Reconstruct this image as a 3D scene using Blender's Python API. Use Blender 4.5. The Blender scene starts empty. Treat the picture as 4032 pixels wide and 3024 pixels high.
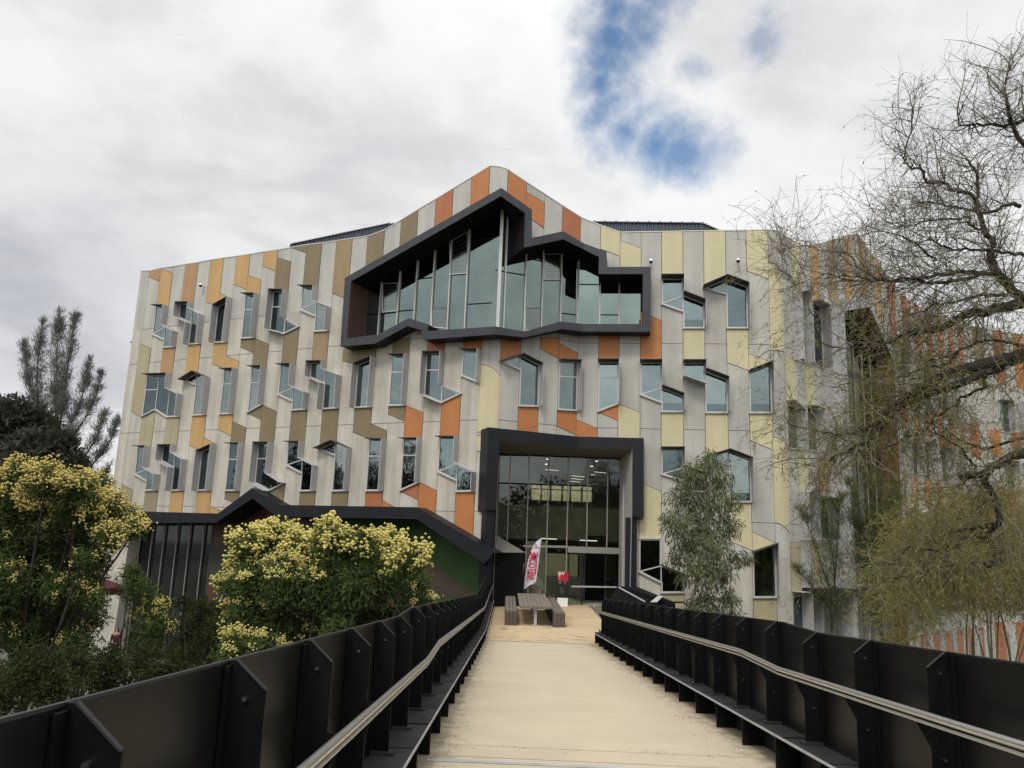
import bpy, bmesh, math, random
import numpy as np
from mathutils import Vector, Matrix
from mathutils.geometry import tessellate_polygon
random.seed(7); rng = np.random.default_rng(7)
sc = bpy.context.scene
col = sc.collection
R = math.radians

# ------------------------------------------------------------------ camera
F, CX, CY = 3220.0, 2016.0, 1512.0          # focal length and centre of the 4032x3024 picture
PITCH, ROLL = R(11.281), R(2.185)
fw0 = np.array([0, math.cos(PITCH), math.sin(PITCH)])
up0 = np.array([0, -math.sin(PITCH), math.cos(PITCH)])
rt0 = np.array([1., 0, 0])
RT = rt0*math.cos(ROLL)+up0*math.sin(ROLL)
UP = -rt0*math.sin(ROLL)+up0*math.cos(ROLL)
FW = fw0
cam = bpy.data.cameras.new('camera'); co = bpy.data.objects.new('camera', cam); col.objects.link(co)
co.matrix_world = Matrix(((RT[0], UP[0], -FW[0], 0), (RT[1], UP[1], -FW[1], 0), (RT[2], UP[2], -FW[2], 0), (0, 0, 0, 1)))
cam.sensor_width = 36; cam.lens = 36*F/4032; cam.clip_start = .05; cam.clip_end = 3000
sc.camera = co
sc.render.resolution_x = 1024; sc.render.resolution_y = 768

# ------------------------------------------------------------------ light, exposure
sc.view_settings.view_transform = 'Standard'; sc.view_settings.look = 'None'
sc.view_settings.exposure = 0.0; sc.view_settings.gamma = 1
SUN_EL, SUN_AZ = R(52), R(200)              # azimuth clockwise from +Y : behind the viewer, a little left
sl = bpy.data.lights.new('sun', 'SUN'); sl.energy = 1.5; sl.angle = R(12); sl.color = (1, .93, .82)
so = bpy.data.objects.new('sun', sl); col.objects.link(so)
sd = Vector((math.sin(SUN_AZ)*math.cos(SUN_EL), math.cos(SUN_AZ)*math.cos(SUN_EL), math.sin(SUN_EL)))
so.rotation_euler = sd.to_track_quat('Z', 'Y').to_euler()

def ray(px, py):
    d = FW*F+RT*(px-CX)-UP*(py-CY)
    return d/np.linalg.norm(d)

def build_world():
    w = bpy.data.worlds.new('World'); sc.world = w; w.use_nodes = True
    nt = w.node_tree; N = nt.nodes; L = nt.links
    for n in list(N): N.remove(n)
    def nd(t, **k):
        n = N.new(t)
        for a, b in k.items(): setattr(n, a, b)
        return n
    def math_(op, a, b=None, clamp=False):
        n = nd('ShaderNodeMath', operation=op); n.use_clamp = clamp
        for i, v in enumerate((a, b)):
            if v is None: continue
            if isinstance(v, (int, float)): n.inputs[i].default_value = v
            else: L.new(v, n.inputs[i])
        return n.outputs[0]
    def mapr(v, a, b, c, d, smooth=True):
        n = nd('ShaderNodeMapRange'); n.interpolation_type = 'SMOOTHSTEP' if smooth else 'LINEAR'
        n.inputs[1].default_value = a; n.inputs[2].default_value = b; n.inputs[3].default_value = c; n.inputs[4].default_value = d
        L.new(v, n.inputs[0]); return n.outputs[0]
    sky = nd('ShaderNodeTexSky', sky_type='NISHITA'); sky.sun_disc = False
    sky.sun_elevation = SUN_EL; sky.sun_rotation = SUN_AZ; sky.air_density = 1.0; sky.dust_density = .6; sky.ozone_density = 1.6
    tc = nd('ShaderNodeTexCoord'); D = tc.outputs['Generated']
    sep = nd('ShaderNodeSeparateXYZ'); L.new(D, sep.inputs[0])
    z = sep.outputs[2]
    den = math_('ADD', math_('MAXIMUM', z, 0.0), .22)
    inv = math_('DIVIDE', 1.0, den)
    vm = nd('ShaderNodeVectorMath', operation='SCALE'); L.new(D, vm.inputs[0]); L.new(inv, vm.inputs['Scale'])
    P = vm.outputs[0]
    def noise(scale, detail, rough, vec, dist=0.0, off=0):
        n = nd('ShaderNodeTexNoise'); n.inputs['Scale'].default_value = scale; n.inputs['Detail'].default_value = detail
        n.inputs['Roughness'].default_value = rough; n.inputs['Distortion'].default_value = dist
        if off:
            a = nd('ShaderNodeVectorMath', operation='ADD'); a.inputs[1].default_value = (off, off*.7, off*.3); L.new(vec, a.inputs[0]); vec = a.outputs[0]
        L.new(vec, n.inputs['Vector']); return n
    n1 = noise(1.5, 7, .52, P, .25, 3.1)
    n2 = noise(5.5, 6, .55, P, .3, 8.2)
    n3 = noise(5.0, 3, .5, D, 0, 1.7)
    n4 = noise(15.0, 9, .6, D, 0, 5.3)
    # cloud shade: white tops and grey bases
    s1 = mapr(n1.outputs[0], .36, .66, 0, 1)
    s2 = mapr(n2.outputs[0], .3, .72, 0, 1)
    mixs = math_('ADD', math_('MULTIPLY', s1, .70), math_('MULTIPLY', s2, .30))
    ramp = nd('ShaderNodeValToRGB'); L.new(mixs, ramp.inputs[0])
    e = ramp.color_ramp.elements
    e[0].position = .0; e[0].color = (.60, .61, .64, 1)
    e[1].position = .85; e[1].color = (.93, .935, .93, 1)
    x = e.new(.35); x.color = (.76, .765, .775, 1)
    x = e.new(.6); x.color = (.87, .872, .872, 1)
    # a darker grey bank low on the left
    def blob(px, py, r0, r1):
        d = ray(px, py)
        a = nd('ShaderNodeVectorMath', operation='DISTANCE'); L.new(D, a.inputs[0]); a.inputs[1].default_value = tuple(d)
        dd = math_('ADD', a.outputs['Value'], math_('ADD', math_('MULTIPLY', math_('SUBTRACT', n3.outputs[0], .5), -.05), math_('MULTIPLY', math_('SUBTRACT', n4.outputs[0], .5), -.10)))
        return mapr(dd, r0, r1*1.14, 1, 0)
    bank = None
    for px, py, r0, r1, amt in ((250, 1150, .02, .20, .40), (0, 1330, .02, .16, .35), (560, 700, .0, .22, .12), (3560, 560, 0, .10, .16)):
        v = math_('MULTIPLY', blob(px, py, r0, r1), amt)
        bank = v if bank is None else math_('MAXIMUM', bank, v)
    mb = nd('ShaderNodeMix', data_type='RGBA'); L.new(bank, mb.inputs['Factor']); L.new(ramp.outputs[0], mb.inputs['A']); mb.inputs['B'].default_value = (.30, .325, .40, 1)
    # gap in the cloud
    gap = None
    for px, py, r0, r1, amt in ((2420, 30, .005, .062, 1), (2500, 60, .0, .06, 1), (2550, -20, .0, .055, .95), (2400, 150, .005, .058, 1), (2375, 240, .005, .055, 1), (2360, 330, .005, .055, 1), (2390, 420, .005, .055, 1), (2510, 470, 0, .045, .8), (2630, 530, 0, .045, .8),
                           (2460, 510, .0, .056, 1), (2570, 560, .0, .054, 1), (2680, 590, .0, .050, .95), (2790, 610, .0, .042, .7), (2520, 250, 0, .03, .25),
                           (2330, 470, .0, .04, .5), (2750, 275, .0, .030, .5), (2990, 165, .0, .030, .55), (2600, 440, .0, .04, .45)):
        v = math_('MULTIPLY', blob(px, py, r0, r1), amt)
        gap = v if gap is None else math_('MAXIMUM', gap, v)
    # brighten towards the zenith and the sun's side
    dt = nd('ShaderNodeVectorMath', operation='DOT_PRODUCT'); L.new(D, dt.inputs[0]); dt.inputs[1].default_value = tuple(sd)
    glow = mapr(dt.outputs['Value'], .35, 1.0, 1.0, 1.9)
    zen = mapr(z, .45, 1.0, 1.0, 1.35)
    bright = math_('MULTIPLY', glow, zen)
    cs = nd('ShaderNodeVectorMath', operation='SCALE'); L.new(mb.outputs['Result'], cs.inputs[0]); L.new(bright, cs.inputs['Scale'])
    cs2 = nd('ShaderNodeVectorMath', operation='SCALE'); L.new(cs.outputs[0], cs2.inputs[0]); cs2.inputs['Scale'].default_value = 10.2
    sk = nd('ShaderNodeVectorMath', operation='MULTIPLY'); L.new(sky.outputs[0], sk.inputs[0]); sk.inputs[1].default_value = (1.45, 1.6, 1.6)
    mx = nd('ShaderNodeMix', data_type='RGBA'); L.new(gap, mx.inputs['Factor']); L.new(cs2.outputs[0], mx.inputs['A']); L.new(sk.outputs[0], mx.inputs['B'])
    bg = nd('ShaderNodeBackground'); bg.inputs['Strength'].default_value = .1; L.new(mx.outputs['Result'], bg.inputs[0])
    out = nd('ShaderNodeOutputWorld'); L.new(bg.outputs[0], out.inputs[0])
build_world()

# ------------------------------------------------------------------ materials
def lin(c): return tuple(((v/255)/12.92 if v/255 <= .04045 else ((v/255+.055)/1.055)**2.4) for v in c)
MATS = {}
def mat(name, base, rough=.7, metal=0., noise=None, bump=None, spec=.5, speck=None, stain=None, stripes=None, coat=0., trans=0.):
    """base linear rgb. noise=(scale, amount), speck=(scale, amount) fine dark speckles, stain=(scale, amount) soft weathering streaks"""
    m = bpy.data.materials.new(name); m.use_nodes = True
    nt = m.node_tree; N = nt.nodes; L = nt.links
    b = N['Principled BSDF']; b.inputs['Base Color'].default_value = (*base, 1); b.inputs['Roughness'].default_value = rough
    b.inputs['Metallic'].default_value = metal; b.inputs['Specular IOR Level'].default_value = spec
    if coat: b.inputs['Coat Weight'].default_value = coat
    tc = N.new('ShaderNodeTexCoord')
    cur = None
    def mult(fac_socket, lo, hi, a, bb):
        nonlocal cur
        mr = N.new('ShaderNodeMapRange'); mr.inputs[1].default_value = a; mr.inputs[2].default_value = bb
        mr.inputs[3].default_value = lo; mr.inputs[4].default_value = hi
        L.new(fac_socket, mr.inputs[0])
        vm = N.new('ShaderNodeVectorMath'); vm.operation = 'SCALE'
        if cur is None: vm.inputs[0].default_value = base
        else: L.new(cur, vm.inputs[0])
        L.new(mr.outputs[0], vm.inputs['Scale']); cur = vm.outputs[0]
    def nz(scale, detail=6, vec=None, rough_=.6):
        n = N.new('ShaderNodeTexNoise'); n.inputs['Scale'].default_value = scale; n.inputs['Detail'].default_value = detail
        n.inputs['Roughness'].default_value = rough_
        L.new(vec if vec is not None else tc.outputs['Object'], n.inputs['Vector']); return n.outputs[0]
    if noise: mult(nz(noise[0]), 1-noise[1], 1+noise[1], .3, .7)
    if stain:
        mp = N.new('ShaderNodeMapping'); mp.inputs['Scale'].default_value = (1.6, 1.6, .14); L.new(tc.outputs['Object'], mp.inputs[0])
        mult(nz(stain[0], 5, mp.outputs[0]), 1-stain[1], 1+stain[1]*.4, .35, .62)
    if speck: mult(nz(speck[0], 2), 1-speck[1], 1.0, .33, .46)
    if stripes:   # soft directional joints/planks: (axis, period, depth)
        pass
    if cur is not None: L.new(cur, b.inputs['Base Color'])
    if bump:
        bp = N.new('ShaderNodeBump'); bp.inputs['Strength'].default_value = bump[1]; bp.inputs['Distance'].default_value = .02
        L.new(nz(bump[0], 8), bp.inputs['Height']); L.new(bp.outputs[0], b.inputs['Normal'])
    MATS[name] = m
    return m
M = {}
M['concrete'] = mat('precast_concrete', (.485, .455, .395), .85, noise=(1.3, .08), stain=(1.1, .20), speck=(26, .28), bump=(60, .15))
M['concrete2'] = mat('smooth_concrete', (.43, .42, .385), .8, noise=(1.0, .07), stain=(.9, .15), speck=(40, .06), bump=(60, .08))
M['yellow'] = mat('ochre_panel', (.47, .295, .12), .6, noise=(2, .06), speck=(30, .16), stain=(1.3, .08))
M['amber'] = mat('amber_panel', (.38, .225, .11), .6, noise=(2, .06), speck=(30, .14), stain=(1.3, .08))
M['tan'] = mat('olive_tan_panel', (.20, .155, .085), .65, noise=(2, .06), speck=(30, .16), stain=(1.3, .08))
M['tan2'] = mat('light_tan_panel', (.285, .205, .108), .65, noise=(2, .06), speck=(30, .16), stain=(1.3, .08))
M['orange'] = mat('orange_panel', (.43, .165, .052), .6, noise=(2, .06), speck=(30, .14), stain=(1.3, .08))
M['rust'] = mat('rust_orange_panel', (.37, .13, .055), .6, noise=(2, .06), speck=(30, .14), stain=(1.3, .08))
M['cream'] = mat('cream_panel', (.53, .48, .30), .65, noise=(2, .04), speck=(30, .08), stain=(1.3, .06))
M['beige'] = mat('beige_panel', (.36, .315, .20), .7, noise=(2, .05), speck=(30, .16), stain=(1.3, .08))
M['taupe'] = mat('taupe_panel', (.28, .24, .165), .7, noise=(2, .05), speck=(30, .16), stain=(1.3, .08))
M['joint'] = mat('dark_joint', (.06, .05, .035), .9)
def winglass(name, base, blind):
    m = mat(name, base, .03, 1.0, noise=(.8, .12)); nt = m.node_tree; N = nt.nodes; L = nt.links; b = N['Principled BSDF']
    # slight waviness of the panes, so that clouds and trees mirror unevenly
    tc = N.new('ShaderNodeTexCoord'); n = N.new('ShaderNodeTexNoise'); n.inputs['Scale'].default_value = 1.6; n.inputs['Detail'].default_value = 2; L.new(tc.outputs['Object'], n.inputs['Vector'])
    bp = N.new('ShaderNodeBump'); bp.inputs['Strength'].default_value = blind or .22; bp.inputs['Distance'].default_value = .03; L.new(n.outputs[0], bp.inputs['Height']); L.new(bp.outputs[0], b.inputs['Normal'])
    return m
M['glass'] = winglass('tinted_glass', (.19, .24, .238), 0); M['glassB'] = winglass('tinted_glass_blind', (.23, .275, .265), 0)
M['glassC'] = winglass('tinted_glass_deep', (.10, .135, .142), 0); M['glassD'] = winglass('tinted_glass_grey', (.16, .20, .205), 0)
M['glass2'] = winglass('bay_glass', (.16, .205, .19), .05)
M['frame'] = mat('aluminium_frame', (.50, .49, .475), .45, .3)
M['dimframe'] = mat('dull_aluminium', (.27, .26, .235), .5, .3)
M['fin'] = mat('grey_metal_fin', (.40, .395, .40), .6, .1, noise=(3, .08), stain=(2, .15))
M['shadefin'] = mat('shaded_hood_metal', (.055, .05, .046), .65, .0, noise=(3, .15))  # darker copy of the fin metal: shade of hood undersides put into the colour
M['charcoal'] = mat('charcoal_metal', (.008, .0095, .0135), .5, .0, noise=(2, .2), spec=.3)
M['baygrey'] = mat('bay_frame_metal', (.034, .037, .045), .5, .0, noise=(2, .15), stain=(2, .15), spec=.4)
M['soffit'] = mat('black_soffit', (.008, .007, .0065), .7, spec=.2)
M['brownred'] = mat('red_brown_panel', (.07, .028, .018), .5, noise=(2, .2))
M['blackmetal'] = mat('black_steel', (.0045, .005, .0056), .5, .0, noise=(3, .3), stain=(6, .3), spec=.16)
M['mesh'] = mat('black_perforated_screen', (.0058, .0058, .006), .38, .0, noise=(2.5, .35), stain=(5, .3), spec=.24)
M['ledge'] = mat('grey_steel_ledge', (.020, .021, .022), .6, 0., noise=(5, .3), stain=(6, .25))
M['steel'] = mat('brushed_steel', (.58, .57, .55), .3, .9, noise=(30, .08))
M['bolt'] = mat('bolt', (.6, .6, .6), .25, 1.)
M['roof'] = mat('blue_grey_roof', (.07, .085, .11), .5, .2, noise=(2, .1))
M['greenwall'] = mat('dark_green_panel', (.020, .058, .010), .8, noise=(1, .2))
M['darkwall'] = mat('dark_grey_panel', (.034, .031, .026), .8, noise=(1, .15))
M['brownwall'] = mat('brown_panel', (.050, .036, .026), .8, noise=(1, .15))
M['ceil'] = mat('soffit_grey', (.16, .15, .13), .8, noise=(2, .1))
M['reveal'] = mat('light_grey_reveal', (.42, .41, .38), .7, noise=(2, .06))
M['wood'] = mat('weathered_timber', (.17, .145, .12), .8, noise=(9, .3), stain=(20, .25))
M['wooddark'] = mat('dark_timber', (.085, .066, .058), .8, noise=(9, .25))
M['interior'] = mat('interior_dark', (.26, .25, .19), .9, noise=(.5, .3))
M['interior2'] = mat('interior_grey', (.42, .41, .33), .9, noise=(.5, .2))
M['whiteplastic'] = mat('white_plastic', (.7, .7, .7), .4)
M['blackplastic'] = mat('black_plastic', (.01, .01, .012), .3)
M['flagwhite'] = mat('white_fabric', (.66, .66, .74), .8, noise=(3, .04))
M['red'] = mat('red_print', (.60, .012, .05), .6)
M['navy'] = mat('navy_pole_sleeve', (.012, .014, .05), .6)
M['signred'] = mat('red_sign', (.36, .010, .018), .5)
M['white'] = mat('white_paint', (.72, .72, .72), .5)
M['skin'] = mat('skin', (.35, .18, .12), .6)
M['hair'] = mat('black_hair', (.01, .009, .008), .6)
M['redcloth'] = mat('red_cloth', (.055, .005, .007), .8, noise=(8, .2))  # red lowered so the umbrella's shade under the trees sits in the colour
M['darkcloth'] = mat('dark_cloth', (.012, .012, .016), .9)

def emis(name, c, s):
    m = bpy.data.materials.new(name); m.use_nodes = True
    nt = m.node_tree; nt.nodes.clear()
    e = nt.nodes.new('ShaderNodeEmission'); e.inputs[0].default_value = (*c, 1); e.inputs[1].default_value = s
    o = nt.nodes.new('ShaderNodeOutputMaterial'); nt.links.new(e.outputs[0], o.inputs[0]); return m
M['lamp'] = emis('lit_lamp', (1, .93, .78), 1.2)
M['tube'] = emis('lit_tube', (1, .88, .66), .8)

def clear_glass():
    m = bpy.data.materials.new('clear_entrance_glass'); m.use_nodes = True
    nt = m.node_tree; nt.nodes.clear(); N = nt.nodes; L = nt.links
    g = N.new('ShaderNodeBsdfGlossy'); g.inputs[0].default_value = (.75, .82, .76, 1); g.inputs[1].default_value = .02
    t = N.new('ShaderNodeBsdfTransparent'); t.inputs[0].default_value = (.84, .90, .80, 1)
    lw = N.new('ShaderNodeLayerWeight'); lw.inputs[0].default_value = .35
    mr = N.new('ShaderNodeMapRange'); mr.inputs[3].default_value = .09; mr.inputs[4].default_value = .8; L.new(lw.outputs['Fresnel'], mr.inputs[0])
    mx = N.new('ShaderNodeMixShader'); L.new(mr.outputs[0], mx.inputs[0]); L.new(t.outputs[0], mx.inputs[1]); L.new(g.outputs[0], mx.inputs[2])
    o = N.new('ShaderNodeOutputMaterial'); L.new(mx.outputs[0], o.inputs[0]); return m
M['clear'] = clear_glass()

# ------------------------------------------------------------------ object helpers
def tag(o, label=None, cat=None, group=None, kind=None):
    if label: o['label'] = label
    if cat: o['category'] = cat
    if group: o['group'] = group
    if kind: o['kind'] = kind
    return o
def empty(name, loc=(0, 0, 0), parent=None):
    o = bpy.data.objects.new(name, None); col.objects.link(o); o.location = loc; o.empty_display_size = .3
    if parent: o.parent = parent
    return o
class MB:
    """collects polygons with material keys, builds ONE mesh object"""
    def __init__(s): s.v = []; s.f = []; s.m = []; s.keys = []
    def k(s, key):
        if key not in s.keys: s.keys.append(key)
        return s.keys.index(key)
    def poly(s, pts, key, tess=False):
        i = len(s.v); pts = [tuple(map(float, p)) for p in pts]; s.v += pts; mi = s.k(key)
        if tess and len(pts) > 4:
            for t in tessellate_polygon([[Vector(p) for p in pts]]):
                s.f.append(tuple(i+a for a in t)); s.m.append(mi)
        else: s.f.append(tuple(range(i, i+len(pts)))); s.m.append(mi)
    def prism(s, front, back, key, capf=True, capb=True, tess=False):
        if capf: s.poly(front, key, tess)
        if capb: s.poly(back[::-1], key, tess)
        n = len(front)
        for a in range(n):
            b = (a+1) % n; s.poly([front[b], front[a], back[a], back[b]], key)
    def box(s, c, h, key, rot=0., R3=None):
        c = np.array(c, float); pts = []
        for dx, dy, dz in ((-1, -1, -1), (1, -1, -1), (1, 1, -1), (-1, 1, -1), (-1, -1, 1), (1, -1, 1), (1, 1, 1), (-1, 1, 1)):
            p = np.array([dx*h[0], dy*h[1], dz*h[2]])
            if R3 is not None: p = R3@p
            elif rot:
                cr, sr = math.cos(rot), math.sin(rot); p = np.array([p[0]*cr-p[1]*sr, p[0]*sr+p[1]*cr, p[2]])
            pts.append(c+p)
        for f in ((0, 3, 2, 1), (4, 5, 6, 7), (0, 1, 5, 4), (1, 2, 6, 5), (2, 3, 7, 6), (3, 0, 4, 7)): s.poly([pts[i] for i in f], key)
    def bar(s, a, b, w, h, key, up=(0, 0, 1)):
        a = np.array(a, float); b = np.array(b, float); d = b-a; L_ = np.linalg.norm(d); d /= L_
        u = np.array(up, float); x = np.cross(d, u); x /= np.linalg.norm(x)+1e-9; u = np.cross(x, d)
        s.box((a+b)/2, (w/2, L_/2, h/2), key, R3=np.array([x, d, u]).T)
    def tube(s, pts, rad, key, n=8, cap=True):
        pts = [np.array(p, float) for p in pts]; rad = rad if hasattr(rad, '__len__') else [rad]*len(pts)
        i0 = len(s.v); mi = s.k(key)
        for j, p in enumerate(pts):
            d = pts[min(j+1, len(pts)-1)]-pts[max(j-1, 0)]; d = d/(np.linalg.norm(d)+1e-9)
            ref = np.array([0, 0, 1.]) if abs(d[2]) < .9 else np.array([1., 0, 0])
            x = np.cross(d, ref); x /= np.linalg.norm(x); y = np.cross(x, d)
            for a in range(n):
                t = 2*math.pi*a/n; s.v.append(tuple(p+(x*math.cos(t)+y*math.sin(t))*rad[j]))
        for j in range(len(pts)-1):
            for a in range(n):
                b = (a+1) % n; s.f.append((i0+j*n+a, i0+j*n+b, i0+(j+1)*n+b, i0+(j+1)*n+a)); s.m.append(mi)
        if cap:
            s.f.append(tuple(i0+a for a in range(n))[::-1]); s.m.append(mi)
            e = i0+(len(pts)-1)*n; s.f.append(tuple(e+a for a in range(n))); s.m.append(mi)
    def build(s, name, parent=None, smooth=False):
        me = bpy.data.meshes.new(name); me.from_pydata(s.v, [], s.f)
        for k in s.keys: me.materials.append(M[k])
        me.polygons.foreach_set('material_index', s.m)
        if smooth: me.polygons.foreach_set('use_smooth', [True]*len(s.f))
        me.update()
        o = bpy.data.objects.new(name, me); col.objects.link(o)
        if parent: o.parent = parent
        return o

# ------------------------------------------------------------------ camera ray / plan geometry
def z_at(xy, py):
    """height on the vertical line through xy that is seen at picture row py"""
    a0 = xy[0]*UP[0]+xy[1]*UP[1]; b0 = xy[0]*FW[0]+xy[1]*FW[1]; t = CY-py
    return (t*b0-F*a0)/(F*UP[2]-t*FW[2])
def hit_plane(px, py, P0, u):
    n = np.array([u[1], -u[0]]); d = ray(px, py); s = (P0[:2]@n)/(d[:2]@n); return d*s
def hit_z(px, py, z): d = ray(px, py); return d*(z/d[2])
def at(px, py, Y): d = ray(px, py); return d*(Y/d[1])

PA, UA = np.array([-1.35, 36.267]), np.array([math.cos(R(26.21)), -math.sin(R(26.21))])
PC, UC = np.array([4.9, 37.262]), np.array([math.cos(R(7.156)), -math.sin(R(7.156))])
A_mod = [508, 554, 604, 653, 706, 753, 807, 860, 914, 970, 1026, 1085, 1143, 1207, 1266, 1331, 1393, 1463, 1528, 1594, 1666, 1735, 1811, 1883]
sA = [(hit_plane(x, 1690-(x-604)*.039, PA, UA)[:2]-PA)@UA for x in A_mod]
fit = np.polyfit(range(24), sA, 1)
XY = {}
for k in range(24):
    s = .5*sA[k]+.5*np.polyval(fit, k); XY[k] = PA+UA*s
XY[-1] = XY[0]-UA*.72+np.array([-.10, .18])
J2 = hit_plane(1961, 1654, PA, UA)[:2]*1.006; XY[24] = J2
C_mod = [2269, 2352, 2433.5, 2519.5, 2604, 2691, 2777.5, 2866.6, 2953, 3042]
for i, x in enumerate(C_mod): XY[28+i] = hit_plane(x, 1684+(x-2269)*.022, PC, UC)[:2]
UB = XY[28]-XY[24]; UB /= np.linalg.norm(UB)
for k, x in ((25, 2039), (26, 2117), (27, 2193)): XY[k] = hit_plane(x, 1654+(x-1961)*.097, J2, UB)[:2]
UD = np.array([math.cos(R(44)), math.sin(R(44))])
c38 = XY[37]+UC*.42; XY[38] = c38+UD*.42
for i in range(1, 27): XY[38+i] = XY[38]+UD*.98*i
UE = np.array([math.cos(R(21)), math.sin(R(21))])
for i in range(1, 16): XY[64+i] = XY[64]+UE*.98*i
def nrm(k0, k1=None):
    k1 = k0+1 if k1 is None else k1
    d = XY[k1]-XY[k0]; d = d/np.linalg.norm(d); return np.array([d[1], -d[0]])
def xy(kf, off=0., seg=None):
    k = int(math.floor(kf)) if seg is None else seg
    if (k+1) not in XY: k -= 1
    t = kf-k; p = XY[k]*(1-t)+XY[k+1]*t
    return p+nrm(k)*off
def P3(kf, z, off=0., seg=None): p = xy(kf, off, seg); return np.array([p[0], p[1], z])
def Z(kf, py, off=0., seg=None): return z_at(xy(kf, off, seg), py)
GROUND = -6.5

# roof line (k, picture row at the wall)
def interp(pts, k):
    for (a, ya), (b, yb) in zip(pts, pts[1:]):
        if a <= k <= b and b > a: return ya+(yb-ya)*(k-a)/(b-a)
    return pts[0][1] if k < pts[0][0] else pts[-1][1]
roofpx = {-1: 1069, 0: 1068, 1: 1057, 2: 1050, 3: 1042, 4: 1034, 5: 1025, 6: 1017, 7: 1010, 8: 1002, 9: 993, 10: 985, 11: 975, 12: 965, 13: 958, 14: 949, 15: 940, 16: 931,
          17: 907, 18: 867, 19: 826, 20: 785, 21: 743, 22: 699, 23: 655, 24: 671, 25: 719, 26: 766, 27: 812, 28: 857, 29: 889, 30: 916, 31: 914.5, 32: 913.5, 33: 912, 34: 911,
          35: 909.5, 36: 908.5, 37: 907, 38: 917, 39: 940, 40: 964, 41: 968, 42: 959, 43: 950, 44: 941, 45: 932, 46: 924, 47: 917, 48: 960, 49: 1003, 50: 1045, 51: 1085, 52: 1120, 53: 1150,
          54: 1175, 55: 1190, 56: 1205, 57: 1220, 58: 1235, 59: 1240, 60: 1250, 61: 1260, 62: 1265, 63: 1270, 64: 1275}
ROOF = {k: z_at(XY[k], y) for k, y in roofpx.items()}
for i in range(1, 16): ROOF[64+i] = ROOF[64]
def roofz(kf):
    k = int(math.floor(kf)); k = min(k, 78); t = kf-k; return ROOF[k]*(1-t)+ROOF[k+1]*t

building = empty('campus_building', (0, 38, GROUND))
tag(building, 'large angular campus building of pale concrete with ochre, tan and orange panels', 'building')
def bpart(o):
    o.parent = building; o.matrix_parent_inverse = Matrix.Translation((0, -38, -GROUND)); return o
def sub(o, parent):
    o.parent = parent; return o
def bparts(name, mb, smooth=False): return bpart(mb.build(name, smooth=smooth))

# ---- ring of the big bay window: (outer, inner) in picture, segment plane
OFFB = .8
def plane_off(k, off):
    return XY[k]+nrm(k)*off, (XY[k+1]-XY[k])/np.linalg.norm(XY[k+1]-XY[k])
def cross2(a, b): return a[0]*b[1]-a[1]*b[0]
def kinkxy(ka, kb, off):
    P, u = plane_off(ka, off); Q, v = plane_off(kb, off)
    t = cross2(Q-P, v)/cross2(u, v); return P+u*t
PLN = {'A': 10, 'B': 25, 'C': 31}
def bpt(px, py, pl, off):
    """picture point on a plane offset outward; returns 3D"""
    if pl in ('AB', 'BC'):
        p = kinkxy(PLN[pl[0]], PLN[pl[1]], off); return np.array([p[0], p[1], z_at(p, py)])
    P, u = plane_off(PLN[pl], off); return hit_plane(px, py, P, u)
def shift(p, pl, off0, off1):
    if pl in ('AB', 'BC'):
        q = kinkxy(PLN[pl[0]], PLN[pl[1]], off1); return np.array([q[0], q[1], p[2]])
    n = nrm(PLN[pl]); return np.array([p[0]+n[0]*(off1-off0), p[1]+n[1]*(off1-off0), p[2]])
ring = [((1358, 1094), (1382, 1108), 'A'), ((1947, 739), (1947, 772), 'AB'), ((2095, 826), (2067, 839), 'B'), ((2094, 937), (2063, 975), 'B'),
        ((2218, 910), (2218, 942), 'B'), ((2298, 958), (2290, 982), 'BC'), ((2389, 991), (2359, 1012), 'C'), ((2389, 1051), (2356, 1079), 'C'),
        ((2563, 1050), (2531, 1079), 'C'), ((2562, 1306), (2530, 1276), 'C'), ((2298, 1305), (2290, 1275), 'BC'), ((2216, 1295), (2207, 1266), 'B'),
        ((2063, 1328), (2063, 1305), 'B'), ((1925, 1316), (1925, 1285), 'AB'), ((1670, 1338), (1684, 1303), 'A'), ((1657, 1299), (1687, 1278), 'A'),
        ((1604, 1284), (1610, 1252), 'A'), ((1476, 1353), (1490, 1316), 'A'), ((1340, 1364), (1366, 1333), 'A')]
RO = [bpt(*o, pl, OFFB) for o, i, pl in ring]; RI = [bpt(*i, pl, OFFB) for o, i, pl in ring]; RP = [pl for _, _, pl in ring]
def kf_of(p):
    best = None
    for k in range(0, 37):
        if k == 23: continue
        d = XY[k+1]-XY[k]; L_ = d@d; t = ((p[:2]-XY[k])@d)/L_
        if -.001 <= t <= 1.001:
            dist = abs(((p[:2]-XY[k])@nrm(k)))
            if best is None or dist < best[0]: best = (dist, k+t)
    if best is None:
        return 23.5
    return best[1]
mid = [(kf_of((a+b)/2), ((a+b)/2)[2]) for a, b in zip(RO, RI)]
for i, pl in enumerate(RP):
    if pl == 'AB': mid[i] = (23.5, mid[i][1])
    if pl == 'BC': mid[i] = (28.0, mid[i][1])
upper = mid[0:9]; lower = list(reversed(mid[9:19]))
kL = min(upper[0][0], lower[0][0]); kR = upper[-1][0]
upper[0] = (kL, upper[0][1]); lower[0] = (kL, lower[0][1]); lower[-1] = (kR, lower[-1][1])
def evalp(pl, k, side):
    k = k+1e-5*side
    for (a, za), (b, zb) in zip(pl, pl[1:]):
        if min(a, b) <= k <= max(a, b) and abs(b-a) > 1e-4: return za+(zb-za)*(k-a)/(b-a)
    return pl[0][1] if k < pl[0][0] else pl[-1][1]

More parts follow.
